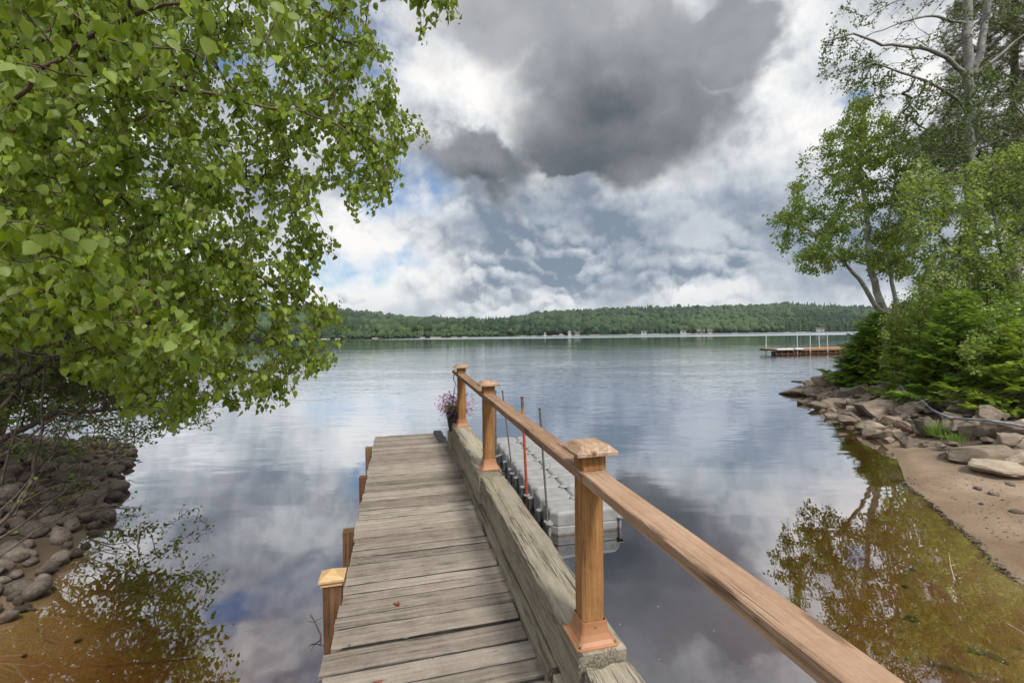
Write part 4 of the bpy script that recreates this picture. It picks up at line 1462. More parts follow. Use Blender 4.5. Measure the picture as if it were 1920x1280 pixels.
for i in range(rows + 1):
    for j in range(cols + 1):
        c = fs * (CS * j) + fd * (CS * i)
        edge = j in (0, cols) or i in (0, rows)
        o = bpy.data.objects.new('coupling_pin', pin_me if not edge else stub_me); COL.objects.link(o); o.parent = fo_
        sh = fs * (-0.035 if j == 0 else 0.0 if j < cols else -0.03) + fd * (0 if i else 0.0)
        if edge: sh = fs * (-0.02 if j == 0 else (-0.03 if j == cols else 0)) + fd * (0.03 if i == 0 else 0)
        o.location = (c[0] + sh[0], c[1] + sh[1], 0.022 if not edge else 0.0)

# mooring poles through the eyes
for (bx, by, tx, ty, r_, mt, lab) in ((1027, 978, 1012, 766, 0.014, 'steel', 'grey steel pole at the near corner of the floating dock'),
                                      (988, 928, 979, 745, 0.021, 'red_paint', 'red painted pole with an orange band through the floating dock'),
                                      (961, 887, 942, 733, 0.013, 'steel', 'thin leaning grey pole behind the red one'),
                                      (930, 855, 929, 733, 0.019, 'steel', 'dark upright pole nearest the middle handrail post')):
    B = at_z(bx, by, 0.172); T = at_y(tx, ty, B[1] + 0.02)
    dv = norm(T - B)
    foot = B + dv * ((gh(B[0], B[1]) - 0.2 - B[2]) / dv[2])
    e = empty('mooring_pole', foot); tag(e, lab, 'pole', 'mooring poles along the floating dock')
    m_ = MB()
    m_.tube([foot + (T - foot) * t for t in np.linspace(0, 1, 12)] , r_, 12)
    m_.build('shaft', mt, e, smooth=False)
    m_ = MB(); m_.tube([T - dv * 0.012, T + dv * 0.012], r_ * 1.35, 12); m_.build('cap', 'steel', e)
    if mt == 'red_paint':
        m_ = MB(); m_.tube([T - dv * 0.28, T - dv * 0.17], r_ * 1.04, 12); m_.build('orange_band', 'orange_paint', e)
        m_ = MB(); m_.tube([T - dv * 0.168, T - dv * 0.03], r_ * 1.04, 12); m_.build('grey_band', 'steel', e)
    m_ = MB(); m_.tube([B - (0, 0, .004), B + (0, 0, .012)], 0.052, 10); m_.build('eye_ring', 'float_plastic', e)
    o = e
# shackle at the right front corner
c = n0 + fs * (CS * 2 + 0.05) ; c[2] = -0.02

# ------------------------------------------------------------------ swim platform with white poles far to the right
yb = 50.0
zt = 0.62
pA = at_z(1436, 656, zt); pB = at_z(1592, 650, zt)
pA = at_y(1454, 656, 50.0); zt = pA[2]; pB = at_y(1600, 650, 50.0 + 2.0)
ax = norm(np.array([pB[0] - pA[0], pB[1] - pA[1], 0])); ay = np.array([-ax[1], ax[0], 0])
Lp = np.linalg.norm((pB - pA)[:2])
e = empty('swim_platform', (pA[0], pA[1], 0)); tag(e, 'brown wooden swim platform with tall white poles out on the lake', 'swim platform')
zt = 0.62
m_ = MB()
nbd = int(Lp / 0.15)
for i in range(nbd):
    o_ = pA * (1, 1, 0) + ax * (i * 0.15 + .07) + UP * zt + ay * 0
    m_.loft(o_, ay, ax, UP, 2.4, 0.14, 0.04, 0.004, 2)
m_.build('decking', 'dock_wood', e)
m_ = MB()
m_.loft(pA * (1, 1, 0) + UP * (zt - .13) + ay * 0.0, ax, ay, UP, Lp, 0.05, 0.20, 0.004, 6)
m_.loft(pA * (1, 1, 0) + UP * (zt - .13) + ay * 2.4, ax, ay, UP, Lp, 0.05, 0.20, 0.004, 6)
m_.build('fascia', 'dock_wood', e)
m_ = MB(); m_.loft(pA * (1, 1, 0) + UP * (0.10) + ay * -0.04, ax, ay, UP, Lp, 0.05, 0.10, 0.004, 6)
for i in range(14):
    m_.loft(pA * (1, 1, 0) + ax * (Lp * i / 13.2 + .05) + ay * -0.02, UP, ax, ay, 0.5, 0.08, 0.05, .004, 1)
m_.build('lower_frame', 'pile_wood', e)
for i in range(9):
    m_ = MB(); c = pA * (1, 1, 0) + ax * (Lp * (i + .15) / 9) + ay * 0.6 + UP * 0.16
    m_.tube([c, c + ax * 0.75], 0.26, 12); m_.build('barrel_float', 'black_rubber', e, smooth=False)
for px, lean, hgt_ in ((1467, 0, 2.1), (1502, -.03, 1.95), (1529, 0, 2.15), (1569, -.05, 2.1), (1591, -.08, 2.6)):
    t_ = (px - 1454) * 50.0 / FPX / ax[0]
    c = pA * (1, 1, 0) + ax * t_ + ay * (0.0 if px in (1502, 1529, 1569) else 2.3) + UP * 0.0
    m_ = MB(); m_.tube([c - UP * 2.2, c + UP * (zt + hgt_ * .8) + ax * lean * hgt_ * 1.4], 0.045, 10); m_.build('pole', 'white_plastic', e)
for px in (1461, 1478, 1500):
    t_ = (px - 1454) * 50.0 / FPX / ax[0]
    c = pA * (1, 1, 0) + ax * (t_ - .35) + ay * -0.12 + UP * (zt - 0.05)
    m_ = MB(); m_.tube([c - ax * .0, c + ax * 0.06, c + ax * 1.0, c + ax * 1.06], [0.05, 0.11, 0.11, 0.05], 12); m_.build('bumper', 'white_plastic', e, smooth=True)

# ------------------------------------------------------------------ rocks
def ray_ground(px, py):
    d = ray(px, py)
    ts = np.linspace(2.0, 60, 1200)
    P = CAM[None] + ts[:, None] * d[None]
    h = np.maximum(ground_h(P[:, :2]), 0.0)
    k = np.argmax(P[:, 2] < h)
    return P[k]


def rock_mesh(name, seed, flat=0.6, angular=True):
    r_ = np.random.default_rng(seed)
    bm = bmesh.new()
    if angular:
        n_ = 16
        pts = norm(r_.normal(0, 1, (n_, 3))) * r_.uniform(0.8, 1.05, (n_, 1)) * np.array([1.0, 0.72, flat])
        for p in pts: bm.verts.new(p * 0.5)
        bmesh.ops.convex_hull(bm, input=bm.verts[:])
        bmesh.ops.delete(bm, geom=[v for v in bm.verts if not v.link_faces], context='VERTS')
        bmesh.ops.dissolve_limit(bm, angle_limit=rad(16), verts=bm.verts[:], edges=bm.edges[:])
        bmesh.ops.bevel(bm, geom=bm.edges[:], offset=0.022, segments=2, affect='EDGES', profile=0.6)
        bmesh.ops.triangulate(bm, faces=bm.faces[:])
        bmesh.ops.subdivide_edges(bm, edges=[e for e in bm.edges if e.calc_length() > 0.12], cuts=2, use_grid_fill=True)
        bmesh.ops.triangulate(bm, faces=bm.faces[:])
        from mathutils import noise as mn
        for v in bm.verts:
            q = v.co * 5 + Vector((seed, 0, 0))
            n3_ = mn.noise_vector(q) * 0.018 + mn.noise_vector(q * 3) * 0.007
            # bedding ledges
            v.co += n3_ + Vector((0, 0, 0.012 * math.sin(v.co.z * 60 + seed)))
    else:
        bmesh.ops.create_icosphere(bm, subdivisions=3, radius=0.5)
        from mathutils import noise as mn
        for v in bm.verts:
            f = 1 + 0.22 * mn.noise(v.co * 2.0 + Vector((seed * 3.1, 0, 0))) + 0.05 * mn.noise(v.co * 6)
            v.co = Vector((v.co.x * f, v.co.y * f * 0.75, v.co.z * f * flat))
    me = bpy.data.meshes.new(name)
    bm.to_mesh(me); bm.free()
    if not angular:
        me.polygons.foreach_set('use_smooth', np.ones(len(me.polygons), bool))
    return me


ROCKS = [rock_mesh('rock', 10 + i, [0.62, 0.5, 0.75, 0.42, 0.68, 0.55, 0.8, 0.38][i % 8]) for i in range(16)]
PALE = [me.copy() for me in ROCKS]
for me in ROCKS: me.materials.append(MATS['riprap_stone'])
for me in PALE: me.materials.append(MATS['pale_stone'])
STONES = [rock_mesh('stone', 60 + i, [0.62, 0.7, 0.55, 0.8][i % 4], False) for i in range(12)]
for me in STONES: me.materials.append(MATS['round_stone'])
RB = random.Random(11)


def put_rock(me, loc, size, name, label, group, tilt=0.25, rz=None, flat=1.0, cat=None):
    o = bpy.data.objects.new(name, me); COL.objects.link(o)
    o.location = loc
    o.rotation_euler = (RB.gauss(0, tilt), RB.gauss(0, tilt), RB.uniform(0, 6.28) if rz is None else rz)
    o.scale = (size, size * RB.uniform(0.8, 1.15), size * flat)
    tag(o, label, cat or name, group)
    return o


BIG = [  # px, py centre, width px, height px, pale, label
    (1566, 712, 78, 32, 0, 'big dark boulder at the water end of the rock bank below the dark spruce'),
    (1489, 735, 52, 15, 0, 'flat thin slab jutting furthest into the lake from the rock bank'),
    (1532, 737, 44, 20, 0, 'low brown rock behind the slab that juts into the lake'),
    (1608, 736, 72, 34, 0, 'large wedge shaped boulder just left of where the hose begins'),
    (1566, 758, 48, 20, 1, 'pale tan flat topped rock near the water behind the lone dark shore rock'),
    (1642, 770, 76, 38, 0, 'broad sloping boulder in the middle of the rock bank below the hose'),
    (1709, 757, 58, 26, 0, 'flat brown boulder directly above the bend of the hose'),
    (1768, 745, 54, 32, 0, 'dark boulder tucked beneath the bright spruce above the hose'),
    (1816, 760, 76, 26, 1, 'long tilted pale slab below the dry brush pile'),
    (1872, 770, 66, 34, 0, 'grey boulder right of the long tilted slab under the dry brush'),
    (1875, 806, 98, 44, 0, 'largest grey ridged boulder lying against the hose at the right'),
    (1791, 802, 54, 28, 0, 'brown block behind the bright grass tuft'),
    (1642, 803, 50, 24, 1, 'pale faceted rock at the waterline left of the pointed one'),
    (1676, 818, 50, 24, 0, 'pointed split rock at the edge of the shallow water'),
    (1712, 832, 44, 20, 0, 'dark low rock at the waterline below the grass tuft'),
    (1782, 855, 52, 20, 1, 'pale flat stone at the top of the sand below the grass tuft'),
    (1840, 858, 92, 38, 1, 'wide pale flat boulder resting at the top of the sandy beach'),
    (1882, 890, 108, 28, 1, 'long pale slab lying lowest on the sandy beach'),
    (1908, 837, 62, 32, 0, 'grey rock right of the grass between the ridged boulder and the pale boulder'),
    (1514, 753, 34, 14, 0, 'small tan rock at the lake edge below the jutting slab'),
    (1698, 776, 48, 26, 0, 'brown angular rock in the middle of the bank above the pointed one'),
    (1602, 758, 44, 18, 1, 'light tan block beside the wedge shaped boulder'),
    (1662, 790, 38, 28, 0, 'steep sided grey rock at the middle of the rock bank'),
    (1738, 808, 40, 28, 0, 'squared rock leaning just left of the bright grass tuft'),
    (1560, 781, 30, 12, 0, 'lone dark rock lying in the shallows off the bank'),
    (1553, 700, 20, 8, 0, 'little dark rock standing off the end of the bank in the lake'),
]
placed = []
for i, (px, py, w_, h_, pale, lab) in enumerate(BIG):
    g_ = ray_ground(px, py + h_ * 0.38)
    D = g_[1]
    wm = w_ * D / FPX; hm = h_ * D / FPX
    c = at_y(px, py, D + wm * 0.25)
    me = (PALE if pale else ROCKS)[(i * 5 + 3) % 16]
    dims = np.array([v.co for v in me.vertices]); dx = np.ptp(dims[:, 0]); dz = np.ptp(dims[:, 2]); dy = np.ptp(dims[:, 1])
    o = bpy.data.objects.new('rock', me); COL.objects.link(o)
    o.location = (c[0], c[1], max(c[2] - hm * 0.10, gh(c[0], c[1]) + hm * .2))
    o.rotation_euler = (RB.gauss(0, .12), RB.gauss(0, .14), RB.uniform(-.5, .5) + (3.14 if RB.random() < .5 else 0))
    o.scale = (wm / dx * 1.05, wm * 0.8 / dy, max(hm, wm * 0.22) / dz * 1.15)
    tag(o, lab, 'rock', 'rocks of the right bank')
    placed.append((c[0], c[1], wm * 0.5))


def fill_rocks(poly, meshes, n_, ybox, xbox, drange, smin, smax, name, label, group, power, avoid, lift=0.2, pale=None, spacing=0.33, tilt=.3, flat=1.0, wantseen=True):
    out = 0; tries = 0
    pts = []
    while out < n_ and tries < 30000:
        tries += 1
        x = RB.uniform(*xbox); y = RB.uniform(*ybox)
        if wantseen and (abs(x) > 1.16 * y + .3): continue
        if x > 0:
            qx, qy = 960 + FPX * x / y, 622 + FPX * 2.6 / y
            if qy > 812 + (qx - 1590) * 0.31: continue
        d = float(sdist(np.array([[x, y]]), poly)[0])
        if not (drange[0] < d < drange[1]): continue
        s_ = smin + (smax - smin) * RB.random() ** power
        if y > 13: s_ = max(s_, smin * 1.8)
        ok = all((x - a) ** 2 + (y - b) ** 2 > (spacing * (s_ + r_)) ** 2 for a, b, r_ in pts) and \
            all((x - a) ** 2 + (y - b) ** 2 > (0.62 * r_) ** 2 for a, b, r_ in avoid)
        if not ok: continue
        pts.append((x, y, s_))
        me = RB.choice(meshes if not pale or RB.random() > .2 else pale)
        z = max(gh(x, y), -0.5)
        put_rock(me, (x, y, z + s_ * lift * RB.uniform(.5, 1.3)), s_, name, label, group, tilt, None, RB.uniform(.75, 1.15) * flat, None)
        out += 1
    return pts


NB = fill_rocks(RIGHT, ROCKS, 274, (8.0, 24), (6, 21), (-0.30, 2.5), 0.24, 0.9, 'rock', 'angular grey brown rock packed among the boulders of the right bank', 'small rocks of the right bank', 1.7, placed, 0.26, PALE, spacing=.25, flat=.8)
print('riprap', len(NB))
LBIG = [(40, 1103, 62, 34, 'broad smooth brown stone nearest the camera at the left waterline'), (35, 1040, 50, 24, 'flat grey rounded stone above the broad brown one'),
        (94, 1059, 38, 26, 'lone pale grey stone standing in the shallow water at the left'), (20, 1032, 52, 30, 'large dusty rounded stone at the left edge'),
        (207, 885, 44, 22, 'pinkish grey flat stone at the tip of the left stone bank'), (96, 977, 50, 20, 'long dark stone with a squared end on the left bank'),
        (40, 1141, 34, 14, 'small wet pale stone at the foot of the left bank'), (232, 868, 30, 16, 'reddish brown stone at the far point of the left bank'),
        (255, 864, 14, 5, 'tiny dark stone breaking the water beyond the left point'), (8, 1062, 30, 28, 'round tan stone cut by the left edge')]
lp = []
for i, (px, py, w_, h_, lab) in enumerate(LBIG):
    g_ = ray_ground(px, py + h_ * 0.3)
    D = g_[1]; wm = w_ * D / FPX; hm = h_ * D / FPX
    c = at_y(px, py, D + .05)
    o = bpy.data.objects.new('stone', STONES[i % 12]); COL.objects.link(o)
    o.location = (c[0], c[1], c[2] - hm * 0.05); o.rotation_euler = (RB.gauss(0, .1), RB.gauss(0, .1), RB.uniform(-.4, .4))
    o.scale = (wm, wm * 1.1, hm / 0.62)
    tag(o, lab, 'stone', 'stones of the left bank'); lp.append((c[0], c[1], wm * .6))
fill_rocks(LEFT, STONES, 290, (3.6, 11.5), (-13, -4), (-0.10, 2.1), 0.12, 0.34, 'stone', 'rounded brown grey stone heaped on the left bank', 'small stones of the left bank', 1.5, lp, 0.26, None, 0.30, .2)
for i, (px, py, s_) in enumerate([(244, 884, .2), (226, 915, .2), (210, 946, .2), (176, 990, .2), (262, 866, .14)]):
    p = at_z(px, py, 0)
    put_rock(STONES[(i * 5) % 12], (p[0], p[1], -.02 + .05 * (i % 2)), s_, 'stone', 'wet dark stone half sunk at the edge of the left bank', 'half sunk stones of the left bank', .1, None, .8)
# a few pebbles on the sand
for i, (px, py, s_) in enumerate([(1833, 917, .13), (1863, 928, .14), (1905, 961, .16), (1840, 945, .07), (1866, 912, .08), (1893, 910, .17), (1778, 917, .05)]):
    p = ray_ground(px, py)
    put_rock(STONES[i % 12], (p[0], p[1], p[2] + s_ * .12), s_, 'pebble', 'small smooth pebble lying on the bare sand of the right beach', 'pebbles on the right beach', .1, None, .7)

for i in range(14):
    px, py = (RB.uniform(1660, 1910), RB.uniform(930, 1270)) if i % 2 else (RB.uniform(30, 380), RB.uniform(1060, 1270))
    p = at_z(px, py, -0.12); z = gh(p[0], p[1]); s_ = RB.uniform(.04, .12)
    if z > -.02: continue
    put_rock(STONES[i % 12], (p[0], p[1], z + s_ * .1), s_, 'pebble', 'small brown pebble lying on the sandy bottom of the shallows', 'pebbles under the shallow water', .1, None, .7)

# ------------------------------------------------------------------ debris along the waterline, sticks, weed
k = 420
tt = RNG.uniform(0, 1, k)
edge = np.array([at_z(*p)[:2] for p in [(1925, 1096), (1898, 1083), (1880, 1070), (1858, 1056), (1838, 1030), (1826, 1015), (1788, 983), (1762, 963), (1738, 942), (1706, 918), (1690, 905), (1672, 890), (1664, 885)]])
seg = np.concatenate([[0], np.cumsum(np.linalg.norm(np.diff(edge, axis=0), axis=1))]); seg /= seg[-1]
ex = np.interp(tt, seg, edge[:, 0]) + RNG.normal(0, .03, k) + .02; ey = np.interp(tt, seg, edge[:, 1]) + RNG.normal(0, .025, k)
ez = np.array([max(gh(a, b), 0) for a, b in zip(ex, ey)]) + 0.006
V, F, t = scatter(SLEAFV, SLEAFF, np.column_stack([ex, ey, ez]), RNG.normal(0, 1, (k, 3)) * (1, 1, .2), RNG.normal(0, .3, (k, 3)) + (0, 0, 1), RNG.uniform(.015, .05, k), RNG.uniform(0, 1, k))
o = link('shore_debris', fast_mesh('shore_debris', V, F, t), 'debris'); tag(o, 'dark line of rotted leaves and bark along the sandy waterline', 'debris', kind='stuff')
k = 500
ps = []
while len(ps) < k:
    p = ray_ground(RNG.uniform(1700, 1925), RNG.uniform(890, 1110))
    if gh(p[0], p[1]) > 0.01: ps.append(p + (0, 0, .006))
V, F, t = scatter(SLEAFV, SLEAFF, np.array(ps), RNG.normal(0, 1, (k, 3)) * (1, 1, .1), RNG.normal(0, .3, (k, 3)) + (0, 0, 1), RNG.uniform(.012, .04, k), RNG.uniform(0, 1, k))
o = link('beach_litter', fast_mesh('beach_litter', V, F, t), 'debris'); tag(o, 'scattered dark bits of bark and leaves over the sand', 'debris', kind='stuff')


def stick(pts, r, name, label, material='dry_twig', cat='stick', group=None, forks=0):
    e = MB()
    pts = np.array(pts)
    e.tube(pts, np.linspace(r, r * .4, len(pts)), 6)
    for _ in range(forks):
        i = RNG.integers(1, len(pts) - 1) if len(pts) > 2 else 1
        p = pts[i]; L = np.linalg.norm(pts[-1] - pts[0])
        q = p + norm((pts[-1] - pts[0]) + RNG.normal(0, .6, 3) * L) * L * RNG.uniform(.2, .45)
        e.tube([p, (p + q) / 2 + RNG.normal(0, .02 * L, 3), q], [r * .5, r * .35, r * .2], 5)
    o = e.build(name, material)
    return tag(o, label, cat, group)


# log lying on the lake bed
a = at_z(1812, 1212, -0.10); b = at_z(1892, 1243, -0.10)
stick([a, (a + b) / 2 + (0, .02, .01), b], 0.045, 'sunken_log', 'short dark log lying under the shallow water at lower right', 'wet_log', 'log')
def wz(px, py, z): return at_z(px, py, z)
stick([wz(262, 1035, .04), wz(258, 1015, .03), wz(260, 1000, .05), wz(264, 980, .06)][::-1], .012, 'stick', 'pale bent stick standing out of the water near the left bank', forks=0)
stick([wz(600, 1208, .0), wz(602, 1190, .02), wz(590, 1165, .10), wz(583, 1150, .14)], .008, 'stick', 'thin black forked twig in the water beside the capped dock post', 'twig_bark', forks=3)
stick([wz(1790, 1088, .0), wz(1782, 1060, .02), wz(1779, 1035, .0)], .008, 'stick', 'thin curved twig lying in the golden shallows', 'dry_twig', forks=1)
stick([wz(1736, 1100, .005), wz(1726, 1090, .005), wz(1718, 1082, .005)], .006, 'stick', 'short pale straw floating on the right shallows', 'dry_twig', forks=0)
stick([wz(1890, 1170, .005), wz(1905, 1178, .005), wz(1925, 1190, .005)], .007, 'stick', 'pale reed stalk floating at the right edge', 'dry_twig', forks=1)
stick([wz(1525, 714, .02), wz(1506, 715, .03), wz(1484, 714, .02)], .05, 'driftwood', 'dark piece of driftwood floating off the rock bank', 'twig_bark', 'driftwood')
k = 130
ps = []
for _ in range(k):
    p = at_z(*((RNG.uniform(1000, 1900), RNG.uniform(1000, 1280)) if RNG.uniform() < .6 else (RNG.uniform(60, 600), RNG.uniform(950, 1280))), 0.004)
    ps.append(p)
V, F, t = scatter(SLEAFV, SLEAFF, np.array(ps), RNG.normal(0, 1, (k, 3)) * (1, 1, 0), np.tile((0, 0, 1.0), (k, 1)), RNG.uniform(.006, .014, k), RNG.uniform(0, 1, k))
o = link('floating_fluff', fast_mesh('floating_fluff', V, F, t), 'white_plastic'); tag(o, 'tiny pale specks of seed fluff floating on the calm water', 'seed fluff', kind='stuff')

# ------------------------------------------------------------------ hose
hp = [(1610, 699), (1630, 710), (1649, 716), (1672, 720), (1688, 722), (1698, 734), (1711, 741), (1724, 747), (1735, 756), (1746, 766), (1760, 774), (1780, 782), (1800, 785), (1822, 786), (1850, 788), (1875, 791), (1900, 795), (1930, 801), (1960, 810)]
hp = np.array(hp, float); fine_ = []
for i in range(len(hp) - 1):
    for q in range(5):
        t = q / 5
        p0 = hp[max(i - 1, 0)]; p1 = hp[i]; p2 = hp[i + 1]; p3 = hp[min(i + 2, len(hp) - 1)]
        fine_.append(0.5 * ((2 * p1) + (-p0 + p2) * t + (2 * p0 - 5 * p1 + 4 * p2 - p3) * t * t + (-p0 + 3 * p1 - 3 * p2 + p3) * t ** 3))
bpy.context.view_layer.update()
dg = bpy.context.evaluated_depsgraph_get()
ds_ = []
for px, py in fine_:
    d_ = ray(px, py + 1.5)
    ok, loc, nn_, fi, ob_, mx_ = S.ray_cast(dg, Vector(CAM), Vector(norm(d_)), distance=60)
    ds_.append(loc[1] if ok and ob_.name != 'lake' else (ds_[-1] if ds_ else 18))
ds_ = np.array(ds_)
run = np.array([ds_[max(0, i - 3):i + 4].min() for i in range(len(ds_))])
run = np.convolve(np.pad(run, 3, 'edge'), np.ones(7) / 7, 'valid')
run = np.minimum(run, ds_) - 0.05
fine_ = [at_y(px, py, D) for (px, py), D in zip(fine_, run)]
m_ = MB()
m_.tube(fine_, 0.027, 10)
o = m_.build('hose', 'hose_plastic', smooth=True); tag(o, 'grey plastic water hose winding over the rocks from the bushes', 'hose')

# ------------------------------------------------------------------ grass on the rocks
def tuft(px, py, n_, L, spread, label, name='grass_tuft', wd=0.006):
    g_ = ray_ground(px, py)
    b = np.array([g_[0], g_[1], g_[2] + 0.12])
    V = []; F = []; T = []
    for i in range(n_):
        a = RNG.uniform(0, 6.28); r_ = RNG.uniform(0, spread); o_ = b + (r_ * math.cos(a), r_ * math.sin(a), -.05)
        lean = np.array([math.cos(a), math.sin(a), 0]) * RNG.uniform(.1, .7) + RNG.normal(0, .1, 3) * (1, 1, 0)
        l = L * RNG.uniform(.5, 1)
        s_ = np.array([-math.sin(a), math.cos(a), 0]) * wd
        q1 = o_ + (lean * .35 + (0, 0, .6)) * l; q2 = o_ + (lean * 1.0 + (0, 0, .95)) * l
        k = len(V); V += [o_ - s_, o_ + s_, q1 + s_ * .8, q1 - s_ * .8, q2]; T += [RNG.uniform(0, 1)] * 5
        F += [(k, k + 1, k + 2), (k, k + 2, k + 3), (k + 3, k + 2, k + 4)]
    me = fast_mesh(name, np.array(V) - b, np.array(F), np.array(T))
    o = link(name, me, 'grass_blade', None, b); return tag(o, label, 'grass tuft')


tuft(1757, 822, 200, .38, .20, 'bright green tuft of grass growing between the rocks')
tuft(1792, 832, 160, .20, .26, 'low yellow green grass patch right of the tall tuft', wd=.005)

# ------------------------------------------------------------------ spruces
def spruce(base, H, Rm, label, material, nb=80, sprig=.16, dens=1.0, seed=0, zlow=0.06, name='spruce', pw=.85, side=None):
    r_ = np.random.default_rng(seed)
    b = np.array(base, float)
    e = empty(name, b); tag(e, label, 'spruce', None)
    m_ = MB(); m_.tube([b - (0, 0, .2), b + (0.02, 0, H * .5), b + (0, .02, H)], [H * .018 + .01, H * .011 + .005, .006], 8); m_.build('trunk', 'spruce_bark', e)
    bm2 = MB(); pos = []; yd = []; nr = []; sc = []; ti = []
    for i in range(nb):
        z = H * (zlow + (1 - zlow) * (i + r_.uniform(-.4, .4)) / nb)
        z = min(max(z, .05), H * .98)
        L = Rm * (1 - z / H) ** pw * r_.uniform(.7, 1.12) + .08
        a = i * 2.399 + r_.normal(0, .3)
        dh = np.array([math.cos(a), math.sin(a), 0.0])
        p0 = b + (0, 0, z)
        rise = 0.10 - 0.34 * (1 - z / H)
        n_ = max(3, int(L / .09))
        pth = []
        for q in range(n_ + 1):
            t = q / n_
            pth.append(p0 + dh * L * t + np.array([0, 0, L * (rise * t + .22 * t * t)]) + r_.normal(0, .008, 3))
        pth = np.array(pth)
        bm2.tube(pth, np.linspace(.004 + L * .006, .002, len(pth)), 4)
        for q in range(1, n_ + 1):
            t = q / n_
            if t < .22: continue
            T_ = norm(pth[q] - pth[q - 1]); sd_ = norm(np.cross(T_, UP))
            w_ = (L * .42) * (1 - t) ** .75 + .05
            kk = max(1, int(w_ / .085 * dens))
            for sg in (-1, 1):
                for u_ in range(kk):
                    f = (u_ + r_.uniform(.1, .9)) / kk
                    outd = norm(sd_ * sg + T_ * .75)
                    pp = pth[q] + outd * w_ * f + np.array([0, 0, -.10 * f * w_]) + r_.normal(0, .012, 3)
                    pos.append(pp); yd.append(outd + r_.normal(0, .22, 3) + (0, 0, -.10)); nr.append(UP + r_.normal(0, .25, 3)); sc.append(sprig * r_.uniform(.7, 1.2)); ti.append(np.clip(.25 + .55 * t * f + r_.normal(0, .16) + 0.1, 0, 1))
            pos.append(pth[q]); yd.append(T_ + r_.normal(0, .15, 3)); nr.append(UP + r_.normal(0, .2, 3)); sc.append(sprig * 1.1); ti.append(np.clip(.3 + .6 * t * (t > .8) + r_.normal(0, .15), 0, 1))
    bm2.build('branches', 'spruce_bark', e)
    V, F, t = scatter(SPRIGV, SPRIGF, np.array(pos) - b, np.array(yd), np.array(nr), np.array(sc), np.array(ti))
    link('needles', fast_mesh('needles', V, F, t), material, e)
    return e


def gpos(px, D, dz=0.0):
    p = at_y(px, 640, D)
    return (p[0], p[1], gh(p[0], p[1]) + dz)


for q in ((1625, 17.8), (1700, 14), (1790, 11.8), (1900, 9.6), (1735, 13), (1812, 16)):
    print('gpos', q, gpos(*q))
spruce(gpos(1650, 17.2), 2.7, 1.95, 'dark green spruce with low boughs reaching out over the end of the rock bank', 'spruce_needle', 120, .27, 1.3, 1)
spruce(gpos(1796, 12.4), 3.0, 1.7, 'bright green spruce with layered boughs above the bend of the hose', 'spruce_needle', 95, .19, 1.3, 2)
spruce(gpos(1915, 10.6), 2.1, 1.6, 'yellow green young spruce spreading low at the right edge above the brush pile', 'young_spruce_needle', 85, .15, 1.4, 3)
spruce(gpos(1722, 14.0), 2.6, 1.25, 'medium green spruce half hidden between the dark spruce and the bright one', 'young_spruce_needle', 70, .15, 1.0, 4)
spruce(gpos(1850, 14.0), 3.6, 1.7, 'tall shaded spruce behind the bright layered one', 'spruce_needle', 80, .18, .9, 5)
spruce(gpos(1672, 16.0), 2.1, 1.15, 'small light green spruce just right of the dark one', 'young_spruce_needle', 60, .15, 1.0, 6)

# leafy shrubs
def shrub(name, label, px, D, poly, dmin, dmax, n_, leaf, mat_='shrub_leaf', stems=5, keep=.75, seed=1, bark_='twig_bark', cat='shrub', H=1.4, grp=None):
    b = np.array(gpos(px, D))
    T = clumpy(poly_points(poly, n_, dmin, dmax), 1.5, keep, seed)
    tr = []
    for i in range(stems):
        a = RNG.uniform(0, 6.28)
        tr.append(([b + (.1 * math.cos(a), .1 * math.sin(a), -.1), b + (.3 * math.cos(a), .3 * math.sin(a), H * .5), b + (.6 * math.cos(a), .5 * math.sin(a), H)], .022, .008))
    return tree(name, label, cat, tr, T, mat_, bark_, leaf, step=.22, rtip=.0025, trunk_k=6, base=b, group=grp)


LB = dict(per=9, spread=.14, size=.085, hang=.3, back=2)
shrub('leafy_shrub', 'dense leafy shrub rising between the dark spruce and the bright spruce', 1710, 14.8,
      [(1650, 600), (1680, 560), (1740, 545), (1850, 540), (1860, 620), (1800, 690), (1700, 725), (1655, 690)], 13.2, 15.8, 1300, LB, 'maple_leaf', H=2.0)
shrub('leafy_shrub', 'pale green leafy bush at the right edge above the young spruce', 1900, 12.0,
      [(1845, 580), (1880, 540), (1930, 515), (1990, 540), (1990, 700), (1900, 700), (1850, 650)], 10.8, 13, 800, dict(per=9, spread=.13, size=.08, hang=.3, back=2), 'shrub_leaf', H=1.8)
shrub('leafy_shrub', 'wild leafy bush over the boulders between the two bright spruces', 1830, 11.6,
      [(1800, 640), (1850, 600), (1900, 620), (1900, 680), (1850, 715), (1810, 690)], 10.6, 12, 420, dict(per=8, spread=.12, size=.09, hang=.3, back=2), 'maple_leaf', H=1.2)

# dry brush pile
bp = ray_ground(1862, 772); bp = bp + (0, -.35, .38)
m_ = MB()
for i in range(85):
    a = RNG.uniform(-.6, .6) + (3.14 if i % 2 else 0); L = RNG.uniform(.3, .9)
    o_ = bp + RNG.normal(0, 1, 3) * (.5, .25, .08) + (.25, .3, 0)
    q = o_ + np.array([math.cos(a) * L, -RNG.uniform(-.1, .5) * L, RNG.uniform(-.35, .3) * L])
    m_.tube([o_, (o_ + q) / 2 + RNG.normal(0, .05, 3), q], [.009, .007, .003], 5)
o = m_.build('brush_pile', 'dry_twig'); tag(o, 'heap of dry bare branches lying under the right bushes', 'brush pile')

# ------------------------------------------------------------------ right hand trees
def PT(px, py, D): return at_y(px, py, D)

